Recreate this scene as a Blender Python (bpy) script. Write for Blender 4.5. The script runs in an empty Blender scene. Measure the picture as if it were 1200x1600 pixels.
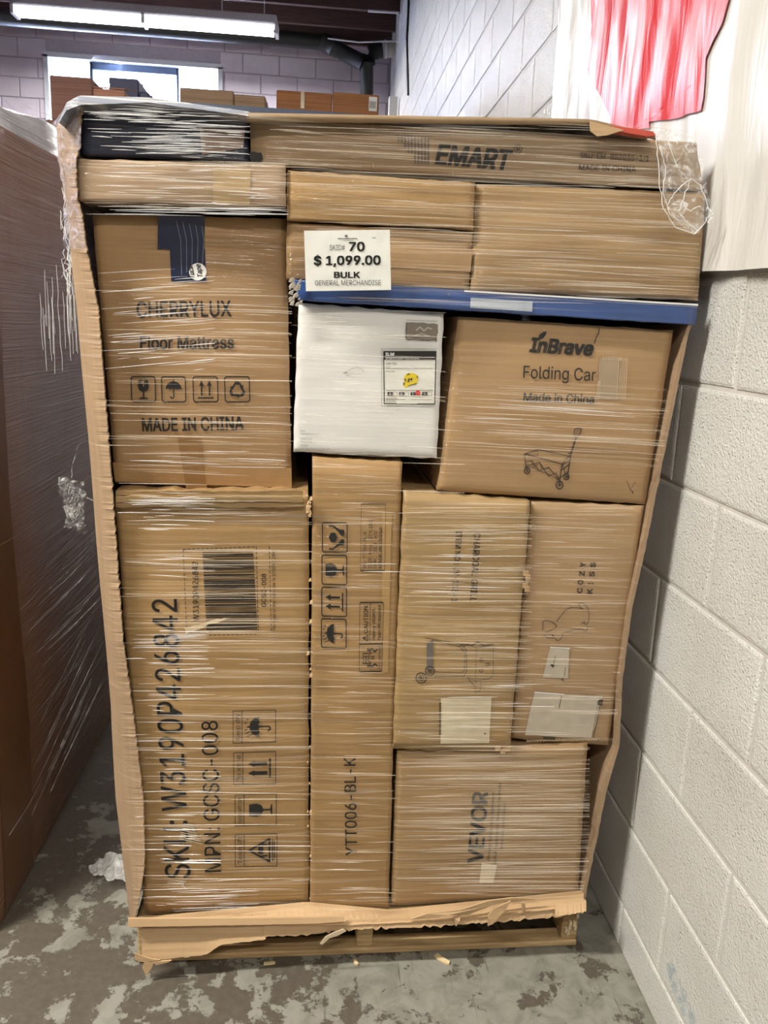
import bpy, bmesh, math, random
from mathutils import Vector, Matrix, noise
from mathutils.geometry import tessellate_polygon
random.seed(7)
SC = bpy.context.scene
COL = SC.collection

# ------------------------------------------------------------------ camera
F_PX = 1229.88
CAM = Vector((-.1304, -1.5282, 1.4142))
YAW, PITCH, ROLL = .0842, .2320, .0475
fw = Vector((math.sin(YAW)*math.cos(PITCH), math.cos(YAW)*math.cos(PITCH), -math.sin(PITCH)))
r0 = Vector((math.cos(YAW), -math.sin(YAW), 0)); u0 = r0.cross(fw)
rt = math.cos(ROLL)*r0 + math.sin(ROLL)*u0
up = -math.sin(ROLL)*r0 + math.cos(ROLL)*u0
cam = bpy.data.cameras.new('camera'); camo = bpy.data.objects.new('camera', cam); COL.objects.link(camo)
cam.sensor_fit = 'VERTICAL'; cam.sensor_height = 24.0; cam.lens = F_PX/1600*24.0; cam.clip_start = .02
camo.matrix_world = Matrix(((rt.x, up.x, -fw.x, CAM.x), (rt.y, up.y, -fw.y, CAM.y), (rt.z, up.z, -fw.z, CAM.z), (0, 0, 0, 1)))
SC.camera = camo
# ------------------------------------------------------------------ world, lights, exposure
vs = SC.view_settings
vs.view_transform = 'Standard'; vs.look = 'None'; vs.gamma = 1; vs.use_curve_mapping = False
vs.exposure = 0.0
w = bpy.data.worlds.new('world'); SC.world = w; w.use_nodes = True
bg = w.node_tree.nodes['Background']; bg.inputs[0].default_value = (.62, .76, 1, 1); bg.inputs[1].default_value = 9.0

def area(name, loc, target, sx, sy, power, col, spread=180, portal=False):
    l = bpy.data.lights.new(name, 'AREA'); l.shape = 'RECTANGLE'; l.size = sx; l.size_y = sy
    l.energy = power; l.color = col; l.spread = math.radians(spread)
    if portal: l.cycles.is_portal = True
    o = bpy.data.objects.new(name, l); COL.objects.link(o); o.location = loc
    d = Vector(target)-Vector(loc); o.rotation_euler = d.to_track_quat('-Z', 'Y').to_euler()
    return o
WARM = (1, .945, .85)
area('lamp_row_front', (-2.7, -1.25, 4.0), (-2.7, -1.25, 0), 2.3, .16, 380, WARM)
area('front_fill_light', (-.35, -3.4, 3.9), (-.35, -3.4, 0), 1.2, .16, 112, WARM)  # unseen fill light, added to brighten the carton fronts
area('window_portal', (-2.3, 8.42, 3.72), (-2.3, 0, 3.72), 2.0, .95, 1, (1, 1, 1), portal=True)
area('window_daylight', (-2.3, 8.50, 3.80), (-.4, 2, 1.9), 1.85, .75, 360, (.60, .70, 1))

# ------------------------------------------------------------------ pixel -> place helpers
W0, LEAN = .6135, -.0182            # right wall plane
S = .0271; cS, sS = math.cos(S), math.sin(S)   # the pallet stands slightly turned
TILT = .06                          # the load leans forward with height

def ray(x, y): return rt*((x-600)/F_PX) + up*((800-y)/F_PX) + fw
def sk(u, v, z): return Vector((cS*u - sS*v, sS*u + cS*v, z))
def front(x, y, v=0.0, tilt=TILT):
    """point on the load's front plane v - tilt*z"""
    d = ray(x, y); n = Vector((-sS, cS, tilt))
    t = (v - n.dot(CAM))/n.dot(d); return CAM + d*t
def onY(x, y, Y):
    d = ray(x, y); return CAM + d*((Y-CAM.y)/d.y)
def onX(x, y, X):
    d = ray(x, y); return CAM + d*((X-CAM.x)/d.x)
def onZ(x, y, Z):
    d = ray(x, y); return CAM + d*((Z-CAM.z)/d.z)
def wall(x, y, off=0.0):
    d = ray(x, y); n = Vector((1, 0, -LEAN)); t = (W0-off - n.dot(CAM))/n.dot(d); return CAM + d*t
VD = Vector((-sS, cS, 0))           # depth direction of the load

# ------------------------------------------------------------------ materials
MATS = {}
def nt(name):
    m = bpy.data.materials.new(name); m.use_nodes = True
    t = m.node_tree; b = t.nodes['Principled BSDF']; return m, t, b
def plain(name, col, rough=.6, metal=0, alpha=1, emis=None, coat=0, trans=0):
    if name in MATS: return MATS[name]
    m, t, b = nt(name); b.inputs['Roughness'].default_value = rough; b.inputs['Metallic'].default_value = metal
    N = t.nodes.new; L = t.links.new
    tc = N('ShaderNodeTexCoord'); nz = N('ShaderNodeTexNoise'); nz.inputs['Scale'].default_value = 35; nz.inputs['Detail'].default_value = 5
    L(tc.outputs['Object'], nz.inputs['Vector'])
    cr = N('ShaderNodeValToRGB'); cr.color_ramp.elements[0].position = .3; cr.color_ramp.elements[1].position = .7
    cr.color_ramp.elements[0].color = (*[c*.86 for c in col], 1); cr.color_ramp.elements[1].color = (*col, 1)
    L(nz.outputs['Fac'], cr.inputs['Fac']); L(cr.outputs[0], b.inputs['Base Color'])
    b.inputs['Alpha'].default_value = alpha; b.inputs['Coat Weight'].default_value = coat; b.inputs['Coat Roughness'].default_value = .12
    if emis: b.inputs['Emission Color'].default_value = (*emis[0], 1); b.inputs['Emission Strength'].default_value = emis[1]
    MATS[name] = m; return m

def streaks(t, scale=(2.2, 2.2, 150), dist=.6, slope=0.0):
    """horizontally stretched noise: the tension wrinkles of stretch film"""
    N = t.nodes.new; L = t.links.new
    g = N('ShaderNodeNewGeometry'); mp = N('ShaderNodeMapping'); mp.inputs['Scale'].default_value = scale
    mp.inputs['Rotation'].default_value = (0, slope, 0)
    L(g.outputs['Position'], mp.inputs['Vector'])
    nz = N('ShaderNodeTexNoise'); nz.inputs['Scale'].default_value = 1; nz.inputs['Detail'].default_value = 3; nz.inputs['Distortion'].default_value = dist
    L(mp.outputs[0], nz.inputs['Vector']); return nz

def board(name, col, film=.5, dark=.82, vert=False, haze=.10, bump=.35, stripes=.5):
    """corrugated cardboard (optionally with film clinging to it as a coat)"""
    if name in MATS: return MATS[name]
    if film > 0 and col[0] > .3 and col[2] < .4: col = (col[0]*.76, col[1]*.71, col[2]*.60)
    m, t, b = nt(name); N = t.nodes.new; L = t.links.new
    g = N('ShaderNodeNewGeometry')
    a = N('ShaderNodeTexNoise'); a.inputs['Scale'].default_value = 7; a.inputs['Detail'].default_value = 6; a.inputs['Roughness'].default_value = .6
    L(g.outputs['Position'], a.inputs['Vector'])
    cr = N('ShaderNodeValToRGB'); e = cr.color_ramp.elements
    e[0].position = .3; e[1].position = .72; e[0].color = (*[c*dark for c in col], 1); e[1].color = (*col, 1)
    L(a.outputs['Fac'], cr.inputs['Fac'])
    # flutes of the corrugation
    mp = N('ShaderNodeMapping'); mp.inputs['Scale'].default_value = (2, 2, 110) if not vert else (110, 110, 2)
    L(g.outputs['Position'], mp.inputs[0])
    fl = N('ShaderNodeTexNoise'); fl.inputs['Scale'].default_value = 1; fl.inputs['Detail'].default_value = 4
    L(mp.outputs[0], fl.inputs['Vector'])
    mx = N('ShaderNodeMix'); mx.data_type = 'RGBA'; mx.blend_type = 'MULTIPLY'; mx.inputs[0].default_value = stripes
    fr = N('ShaderNodeValToRGB'); fr.color_ramp.elements[0].position = .35; fr.color_ramp.elements[0].color = (.50, .45, .38, 1); fr.color_ramp.elements[1].position = .6
    L(fl.outputs['Fac'], fr.inputs[0]); L(cr.outputs[0], mx.inputs[6]); L(fr.outputs[0], mx.inputs[7])
    out = mx.outputs[2]
    fine = N('ShaderNodeTexNoise'); fine.inputs['Scale'].default_value = 260; L(g.outputs['Position'], fine.inputs['Vector'])
    bp = N('ShaderNodeBump'); bp.inputs['Strength'].default_value = bump; bp.inputs['Distance'].default_value = .002
    ad = N('ShaderNodeMath'); ad.operation = 'ADD'; L(a.outputs['Fac'], ad.inputs[0]); L(fl.outputs['Fac'], ad.inputs[1])
    L(ad.outputs[0], bp.inputs['Height']); L(bp.outputs[0], b.inputs['Normal'])
    b.inputs['Roughness'].default_value = .75
    if film > 0:
        st = streaks(t)
        sr = N('ShaderNodeValToRGB'); sr.color_ramp.elements[0].position = .60; sr.color_ramp.elements[1].position = .70
        L(st.outputs['Fac'], sr.inputs[0])
        ml = N('ShaderNodeMath'); ml.operation = 'MULTIPLY'; ml.inputs[1].default_value = haze*2.4; L(sr.outputs[0], ml.inputs[0])
        ad2 = N('ShaderNodeMath'); ad2.operation = 'ADD'; ad2.inputs[1].default_value = haze*.2; L(ml.outputs[0], ad2.inputs[0])
        m2 = N('ShaderNodeMix'); m2.data_type = 'RGBA'; L(ad2.outputs[0], m2.inputs[0]); L(out, m2.inputs[6]); m2.inputs[7].default_value = (.80, .74, .66, 1)
        out = m2.outputs[2]
        cb = N('ShaderNodeBump'); cb.inputs['Strength'].default_value = .9; cb.inputs['Distance'].default_value = .006
        L(st.outputs['Fac'], cb.inputs['Height']); L(cb.outputs[0], b.inputs['Coat Normal'])
        b.inputs['Coat Weight'].default_value = film; b.inputs['Coat Roughness'].default_value = .13
    L(out, b.inputs['Base Color']); MATS[name] = m; return m

def film_mat(name, alpha=.3, col=(.86, .86, .86), rough=.12, fold=.5, sc=60):
    if name in MATS: return MATS[name]
    m, t, b = nt(name); N = t.nodes.new; L = t.links.new
    tc = N('ShaderNodeTexCoord'); nz = N('ShaderNodeTexNoise'); nz.inputs['Scale'].default_value = sc; nz.inputs['Detail'].default_value = 5; nz.inputs['Distortion'].default_value = 1.5
    L(tc.outputs['Object'], nz.inputs['Vector'])
    mr = N('ShaderNodeMapRange'); mr.inputs[1].default_value = .45; mr.inputs[2].default_value = .68; mr.inputs[3].default_value = alpha; mr.inputs[4].default_value = min(1, alpha+fold)
    L(nz.outputs['Fac'], mr.inputs[0]); L(mr.outputs[0], b.inputs['Alpha'])
    bp = N('ShaderNodeBump'); bp.inputs['Strength'].default_value = 1.0; bp.inputs['Distance'].default_value = .004; L(nz.outputs['Fac'], bp.inputs['Height']); L(bp.outputs[0], b.inputs['Normal'])
    b.inputs['Base Color'].default_value = (*col, 1); b.inputs['Roughness'].default_value = rough; b.inputs['Specular IOR Level'].default_value = .8
    MATS[name] = m; return m

def block_paint(name, col):
    m, t, b = nt(name); N = t.nodes.new; L = t.links.new
    g = N('ShaderNodeNewGeometry')
    a = N('ShaderNodeTexNoise'); a.inputs['Scale'].default_value = 3.5; a.inputs['Detail'].default_value = 5
    L(g.outputs['Position'], a.inputs['Vector'])
    cr = N('ShaderNodeValToRGB'); e = cr.color_ramp.elements; e[0].position = .3; e[1].position = .7
    e[0].color = (col[0]*.84, col[1]*.82, col[2]*.80, 1); e[1].color = (*col, 1); L(a.outputs['Fac'], cr.inputs[0]); L(cr.outputs[0], b.inputs['Base Color'])
    n1 = N('ShaderNodeTexNoise'); n1.inputs['Scale'].default_value = 210; n1.inputs['Detail'].default_value = 3; L(g.outputs['Position'], n1.inputs['Vector'])
    v = N('ShaderNodeTexVoronoi'); v.inputs['Scale'].default_value = 110; L(g.outputs['Position'], v.inputs['Vector'])
    mr = N('ShaderNodeMapRange'); mr.inputs[1].default_value = .0; mr.inputs[2].default_value = .22; mr.inputs[3].default_value = .9; mr.inputs[4].default_value = 0
    L(v.outputs['Distance'], mr.inputs[0])
    ad = N('ShaderNodeMath'); L(n1.outputs['Fac'], ad.inputs[0]); L(mr.outputs[0], ad.inputs[1])
    bp = N('ShaderNodeBump'); bp.inputs['Strength'].default_value = .8; bp.inputs['Distance'].default_value = .004
    L(ad.outputs[0], bp.inputs['Height']); L(bp.outputs[0], b.inputs['Normal'])
    b.inputs['Roughness'].default_value = .27; MATS[name] = m; return m

def floor_mat():
    m, t, b = nt('worn_floor_paint'); N = t.nodes.new; L = t.links.new
    g = N('ShaderNodeNewGeometry')
    def nz(sc, det, dist=0, rough=.6):
        n = N('ShaderNodeTexNoise'); n.inputs['Scale'].default_value = sc; n.inputs['Detail'].default_value = det; n.inputs['Distortion'].default_value = dist; n.inputs['Roughness'].default_value = rough
        L(g.outputs['Position'], n.inputs['Vector']); return n
    a = nz(9, 12, .15, .70); c = nz(1.6, 3); fine = nz(60, 5)
    # the paint is worn off more towards the aisle between the pallets
    sx = N('ShaderNodeSeparateXYZ'); L(g.outputs['Position'], sx.inputs[0])
    grad = N('ShaderNodeMapRange'); grad.inputs[1].default_value = -1.0; grad.inputs[2].default_value = .2; grad.inputs[3].default_value = -.075; grad.inputs[4].default_value = .045
    L(sx.outputs[0], grad.inputs[0])
    s1 = N('ShaderNodeMath'); L(a.outputs['Fac'], s1.inputs[0]); L(grad.outputs[0], s1.inputs[1])
    s2 = N('ShaderNodeMath'); s2.operation = 'MULTIPLY_ADD'; L(c.outputs['Fac'], s2.inputs[0]); s2.inputs[1].default_value = .25; L(s1.outputs[0], s2.inputs[2])
    cr = N('ShaderNodeValToRGB'); e = cr.color_ramp.elements; e[0].position = .615; e[1].position = .635
    e[0].color = (0, 0, 0, 1); e[1].color = (1, 1, 1, 1); L(s2.outputs[0], cr.inputs[0])
    ca = N('ShaderNodeValToRGB'); ca.color_ramp.elements[0].color = (.05, .042, .033, 1); ca.color_ramp.elements[1].color = (.135, .115, .09, 1); L(fine.outputs['Fac'], ca.inputs[0])
    cb = N('ShaderNodeValToRGB'); cb.color_ramp.elements[0].position = .3; cb.color_ramp.elements[1].position = .6; cb.color_ramp.elements[0].color = (.15, .146, .118, 1); cb.color_ramp.elements[1].color = (.245, .24, .205, 1)
    d = nz(18, 8, 1.0); L(d.outputs['Fac'], cb.inputs[0])
    # scratches
    mp = N('ShaderNodeMapping'); mp.inputs['Scale'].default_value = (60, 4, 1); mp.inputs['Rotation'].default_value = (0, 0, .6); L(g.outputs['Position'], mp.inputs[0])
    sn = N('ShaderNodeTexNoise'); sn.inputs['Scale'].default_value = 1; sn.inputs['Distortion'].default_value = .4; L(mp.outputs[0], sn.inputs['Vector'])
    sr = N('ShaderNodeValToRGB'); sr.color_ramp.elements[0].position = .27; sr.color_ramp.elements[1].position = .33; L(sn.outputs['Fac'], sr.inputs[0])
    mm = N('ShaderNodeMath'); mm.operation = 'MULTIPLY'; L(cr.outputs[0], mm.inputs[0]); L(sr.outputs[0], mm.inputs[1])
    mx = N('ShaderNodeMix'); mx.data_type = 'RGBA'; L(mm.outputs[0], mx.inputs[0]); L(ca.outputs[0], mx.inputs[6]); L(cb.outputs[0], mx.inputs[7])
    L(mx.outputs[2], b.inputs['Base Color'])
    bp = N('ShaderNodeBump'); bp.inputs['Strength'].default_value = .5; bp.inputs['Distance'].default_value = .003; L(mm.outputs[0], bp.inputs['Height']); L(bp.outputs[0], b.inputs['Normal'])
    b.inputs['Roughness'].default_value = .5; return m

def wood(name, c1, c2):
    m, t, b = nt(name); N = t.nodes.new; L = t.links.new
    g = N('ShaderNodeNewGeometry'); mp = N('ShaderNodeMapping'); mp.inputs['Scale'].default_value = (4, 40, 60); L(g.outputs['Position'], mp.inputs[0])
    n = N('ShaderNodeTexNoise'); n.inputs['Scale'].default_value = 1; n.inputs['Detail'].default_value = 6; n.inputs['Distortion'].default_value = 1.2; L(mp.outputs[0], n.inputs['Vector'])
    cr = N('ShaderNodeValToRGB'); cr.color_ramp.elements[0].position = .35; cr.color_ramp.elements[1].position = .65
    cr.color_ramp.elements[0].color = (*c1, 1); cr.color_ramp.elements[1].color = (*c2, 1); L(n.outputs['Fac'], cr.inputs[0]); L(cr.outputs[0], b.inputs['Base Color'])
    bp = N('ShaderNodeBump'); bp.inputs['Strength'].default_value = .3; bp.inputs['Distance'].default_value = .002; L(n.outputs['Fac'], bp.inputs['Height']); L(bp.outputs[0], b.inputs['Normal'])
    b.inputs['Roughness'].default_value = .7; MATS[name] = m; return m

# ------------------------------------------------------------------ object helpers
def tag(o, label=None, cat=None, group=None, kind=None):
    if label: o['label'] = label
    if cat: o['category'] = cat
    if group: o['group'] = group
    if kind: o['kind'] = kind
    return o
def root(name, loc, label, cat, group=None):
    o = bpy.data.objects.new(name, None); COL.objects.link(o); o.location = loc; o.empty_display_size = .1
    return tag(o, label, cat, group)
def mk(name, verts, faces, mat, parent=None, smooth=False, org=None):
    """one mesh object; verts are world points"""
    if org is None:
        if parent is not None:
            p = parent; org = Vector((0, 0, 0))
            while p is not None: org = org + p.location; p = p.parent
        else: org = Vector((sum(v[0] for v in verts)/len(verts), sum(v[1] for v in verts)/len(verts), min(v[2] for v in verts)))
    me = bpy.data.meshes.new(name); me.from_pydata([tuple(Vector(v)-org) for v in verts], [], faces); me.update()
    if smooth: me.polygons.foreach_set('use_smooth', [True]*len(me.polygons))
    me.materials.append(mat)
    o = bpy.data.objects.new(name, me); COL.objects.link(o)
    if parent is not None: o.parent = parent
    else: o.location = org
    return o
class G:
    """collects pieces of ONE mesh"""
    def __init__(s): s.v = []; s.f = []
    def add(s, v, f): n = len(s.v); s.v += [Vector(p) for p in v]; s.f += [tuple(i+n for i in q) for q in f]; return s
    def box(s, a, b, bev=0):
        x0, y0, z0 = a; x1, y1, z1 = b
        c = [(x0, y0, z0), (x1, y0, z0), (x1, y1, z0), (x0, y1, z0), (x0, y0, z1), (x1, y0, z1), (x1, y1, z1), (x0, y1, z1)]
        if not bev: return s.add(c, [(0, 3, 2, 1), (4, 5, 6, 7), (0, 1, 5, 4), (1, 2, 6, 5), (2, 3, 7, 6), (3, 0, 4, 7)])
        bm = bmesh.new(); vs_ = [bm.verts.new(p) for p in c]
        for q in [(0, 3, 2, 1), (4, 5, 6, 7), (0, 1, 5, 4), (1, 2, 6, 5), (2, 3, 7, 6), (3, 0, 4, 7)]: bm.faces.new([vs_[i] for i in q])
        bmesh.ops.bevel(bm, geom=bm.edges[:], offset=bev, segments=1, affect='EDGES')
        bm.verts.index_update(); s.add([v.co.copy() for v in bm.verts], [[v.index for v in f.verts] for f in bm.faces]); bm.free(); return s
    def skbox(s, a, b, bev=0):
        n = len(s.v); s.box(a, b, bev)
        for i in range(n, len(s.v)): s.v[i] = sk(*s.v[i])
        return s
    def tube(s, pts, r, n=12, closed=True):
        pts = [Vector(p) for p in pts]; base = len(s.v); rr = r if isinstance(r, (list, tuple)) else [r]*len(pts)
        for i, p in enumerate(pts):
            d = (pts[min(i+1, len(pts)-1)]-pts[max(i-1, 0)]).normalized()
            a = d.cross(Vector((0, 0, 1)) if abs(d.z) < .9 else Vector((1, 0, 0))).normalized(); b_ = d.cross(a)
            for k in range(n): s.v.append(p + rr[i]*(a*math.cos(k*math.tau/n)+b_*math.sin(k*math.tau/n)))
        for i in range(len(pts)-1):
            for k in range(n): s.f.append((base+i*n+k, base+i*n+(k+1) % n, base+(i+1)*n+(k+1) % n, base+(i+1)*n+k))
        if closed:
            s.f.append(tuple(base+k for k in range(n))); s.f.append(tuple(base+(len(pts)-1)*n+k for k in reversed(range(n))))
        return s
    def slab(s, poly, d):
        """planar-ish outline (world points) given thickness d (vector)"""
        poly = [Vector(p) for p in poly]; n = len(poly); b = len(s.v); d = Vector(d)
        s.v += poly + [p+d for p in poly]
        for t in tessellate_polygon([poly]): s.f.append(tuple(b+i for i in t)); s.f.append(tuple(b+n+i for i in reversed(t)))
        for i in range(n): j = (i+1) % n; s.f.append((b+i, b+j, b+n+j, b+n+i))
        return s
    def make(s, name, mat, parent=None, smooth=False): return mk(name, s.v, s.f, mat, parent, smooth)

# ------------------------------------------------------------------ base materials
M_block = block_paint('white_block_paint', (.69, .695, .675))
M_block_far = block_paint('glare_lilac_block_paint', (.64, .59, .70))  # white-lavender paint, colour lifted and more lilac to hold the window glare
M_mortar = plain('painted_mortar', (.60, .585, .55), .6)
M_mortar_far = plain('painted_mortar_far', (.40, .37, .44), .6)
M_plaster = plain('grey_brown_wall', (.22, .20, .18), .8)
M_floor = floor_mat()
M_deckwood = wood('dark_red_joist_wood', (.045, .022, .022), (.08, .038, .036))
M_pallet = wood('pallet_wood', (.30, .19, .085), (.52, .37, .19))
M_print = plain('black_ink', (.014, .013, .012), .6, coat=.1)
M_ink2 = plain('brown_grey_ink', (.05, .036, .026), .7, coat=.1)
M_white = plain('white_card', (.80, .80, .78), .5)
M_tape = plain('brown_packing_tape', (.255, .135, .05), .3, coat=.5)

# ================================================================== SETTING
ZC = 4.62; YB = 8.3; XL = -6.0; YN = -6.0
g = G().box((XL, YN, -.12), (1.0, YB+.3, 0)); fl = g.make('floor', M_floor); tag(fl, kind='structure')
g = G().box((XL, YN, ZC), (1.0, YB+.3, ZC+.1)); ce = g.make('ceiling', M_deckwood); tag(ce, kind='structure')
y = -5.5; k = 0
while y < YB:
    j = G().box((XL+.02, y, ZC-.24), (W0-.10, y+.05, ZC-.001)).make('joist', M_deckwood, ce); y += .5
# right wall: mortar plane plus single blocks
def rw(off, Y, z): return Vector((W0+LEAN*z-off, Y, z))
g = G(); g.add([rw(0, YN, -.05), rw(0, YB+.2, -.05), rw(0, YB+.2, ZC), rw(0, YN, ZC), rw(-.2, YN, -.05), rw(-.2, YB+.2, -.05), rw(-.2, YB+.2, ZC), rw(-.2, YN, ZC)],
               [(0, 1, 2, 3), (7, 6, 5, 4), (0, 3, 7, 4), (1, 5, 6, 2), (3, 2, 6, 7), (0, 4, 5, 1)])
wr = g.make('wall_right', M_mortar); tag(wr, kind='structure')
CH = .2032; G0 = .3154; J0 = .0151; mg = .004; pr = .0035
def wall_block(Y0, Y1, z0, z1):
    """front of one block, edges rounded, proud of the joints"""
    e = .007; c = []
    for off, ins in ((-.004, 0), (pr*.6, .0015), (pr, e)):
        for (yy, zz) in ((Y0+ins, z0+ins), (Y1-ins, z0+ins), (Y1-ins, z1-ins), (Y0+ins, z1-ins)): c.append(rw(off, yy, zz))
    f = [(8, 9, 10, 11)]
    for b in (0, 4):
        for i in range(4): j = (i+1) % 4; f.append((b+i, b+j, b+4+j, b+4+i))
    return c, f
far = G(); nblk = 0
for row in range(-2, 22):
    z0 = G0+row*CH; z1 = z0+CH
    z0c = max(z0, 0.0); z1c = min(z1, ZC-.02)
    if z1c-z0c < .02: continue
    ph = J0 if row % 2 == 0 else J0+CH
    n = -16
    while True:
        Y0 = ph+n*2*CH; Y1 = Y0+2*CH; n += 1
        if Y0 > YB: break
        if Y1 < YN: continue
        Y0 = max(Y0, YN); Y1 = min(Y1, YB)
        if Y1-Y0 < .03: continue
        jit = lambda: random.uniform(-.0015, .0015)
        c, f = wall_block(Y0+mg+jit(), Y1-mg+jit(), z0c+(mg if z0c > 0 else 0)+jit(), z1c-mg+jit())
        near = (Y1 > -1.0 and ((z1c < 1.75 and Y0 < .75) or (z1c >= 1.45 and Y0 < 4.6 and z0c < 4.4 and (Y0 > -.6 or z0c < 2.2) and z0c < 1.4+1.0*(Y1+1.5))))
        if near:
            nm = mk('block', c, f, M_block, wr, org=Vector(c[0])); nm.location = Vector(c[0])-wr.location; nblk += 1
        else: far.add(c, f)
o = far.make('further_blocks', M_block, wr); tag(o, kind='stuff')
g = G(); P_ = [wall(x, y, .0045) for x, y in ((1040, 1508), (1050, 1500), (1062, 1530), (1078, 1565), (1090, 1602), (1072, 1602), (1060, 1570), (1050, 1545))]
g.v = P_; g.f = [tuple(t) for t in tessellate_polygon([P_])]; g.make('paint_smear', film_mat('blue_smear', .05, (.25, .42, .55), .5, .35, 25), wr)['label'] = 'faint blue smear'
# far wall with its window
WX0, WX1, WZ0, WZ1 = -3.26, -1.375, 3.30, 4.135
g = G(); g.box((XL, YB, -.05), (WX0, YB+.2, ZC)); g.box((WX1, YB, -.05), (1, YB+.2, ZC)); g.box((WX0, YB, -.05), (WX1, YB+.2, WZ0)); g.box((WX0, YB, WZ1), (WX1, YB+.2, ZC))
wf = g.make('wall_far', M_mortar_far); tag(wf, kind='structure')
farb = G(); nb = 0
row = 0; z0 = .06+CH*0
for row in range(0, 22):
    z0 = .03+row*CH; z1 = min(z0+CH, ZC-.15)
    if z1-z0 < .05: break
    for n in range(-1, 18):
        X0 = XL+n*2*CH+(CH if row % 2 else 0); X1 = X0+2*CH
        X0 = max(X0, XL); X1 = min(X1, .53)
        segs = [(X0, X1)]
        if z1 > WZ0+.03 and z0 < WZ1-.03:
            segs = []
            if X0 < WX0-.03: segs.append((X0, min(X1, WX0)))
            if X1 > WX1+.03: segs.append((max(X0, WX1), X1))
        for a, b_ in segs:
            if b_-a < .05: continue
            q = G().box((a+.006, YB-.012, z0+.006), (b_-.006, YB+.01, z1-.006), .004)
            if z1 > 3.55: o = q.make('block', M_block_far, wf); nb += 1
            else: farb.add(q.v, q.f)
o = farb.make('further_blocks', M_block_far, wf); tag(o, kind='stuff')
G().box((XL, YB-.10, ZC-.17), (W0-.1, YB-.014, ZC-.03)).make('wall_plate', plain('pinkish_timber', (.30, .21, .24), .7), wf)
g = G().box((XL-.2, YN, -.05), (XL, YB+.2, ZC)); tag(g.make('wall_left', M_plaster), kind='structure')
g = G().box((XL-.2, YN-.2, -.05), (1.0, YN, ZC)); tag(g.make('wall_near', M_plaster), kind='structure')
# window
wn = root('window_1', (WX0, YB, WZ0), 'wide strip window with white frame high in the far block wall', 'window'); wn['kind'] = 'structure'; del wn['category']
M_frame = plain('window_frame_paint', (.62, .65, .72), .5); M_dark = plain('dark_sash', (.10, .14, .22), .5)
t_ = .045
g = G(); g.box((WX0-.03, YB-.03, WZ1-.02), (WX1+.03, YB+.06, WZ1+.03)); g.box((WX0-.03, YB-.03, WZ0-.03), (WX1+.03, YB+.06, WZ0+.02)); g.box((WX0-.03, YB-.03, WZ0), (WX0+.02, YB+.06, WZ1)); g.box((WX1-.02, YB-.03, WZ0), (WX1+.03, YB+.06, WZ1))
g.make('window_frame', M_frame, wn)
mx1 = onY(140, 110, YB).x; mx2 = onY(276, 110, YB).x
for x_ in (mx1, mx2): G().box((x_-.014, YB+.06, WZ0), (x_+.014, YB+.10, WZ1)).make('mullion', M_dark, wn)
G().box((mx1, YB+.06, WZ1-.09), (mx2, YB+.11, WZ1-.02)).make('head_rail', M_dark, wn)
mg_, tg, bgl = nt('window_glass'); bgl.inputs['Transmission Weight'].default_value = 1; bgl.inputs['Roughness'].default_value = .02; bgl.inputs['IOR'].default_value = 1.02
for a, b_ in ((WX0, mx1), (mx1, mx2), (mx2, WX1)): G().box((a+.015, YB+.075, WZ0+.01), (b_-.015, YB+.08, WZ1-.01)).make('pane', mg_, wn)

# ================================================================== BOX BUILDER
def inv_bilin(q, u, z):
    s = t = .5
    for _ in range(8):
        # q: TL TR BR BL as (u,z); s right, t down
        a = [(1-s)*(1-t), s*(1-t), s*t, (1-s)*t]
        fu = sum(a[i]*q[i][0] for i in range(4))-u; fz = sum(a[i]*q[i][1] for i in range(4))-z
        dus = (1-t)*(q[1][0]-q[0][0])+t*(q[2][0]-q[3][0]); dut = (1-s)*(q[3][0]-q[0][0])+s*(q[2][0]-q[1][0])
        dzs = (1-t)*(q[1][1]-q[0][1])+t*(q[2][1]-q[3][1]); dzt = (1-s)*(q[3][1]-q[0][1])+s*(q[2][1]-q[1][1])
        D = dus*dzt-dut*dzs
        s -= (fu*dzt-fz*dut)/D; t -= (dus*fz-dzs*fu)/D
    return min(1, max(0, s)), min(1, max(0, t))
def uz(P): return (cS*P.x+sS*P.y, P.z)

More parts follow.
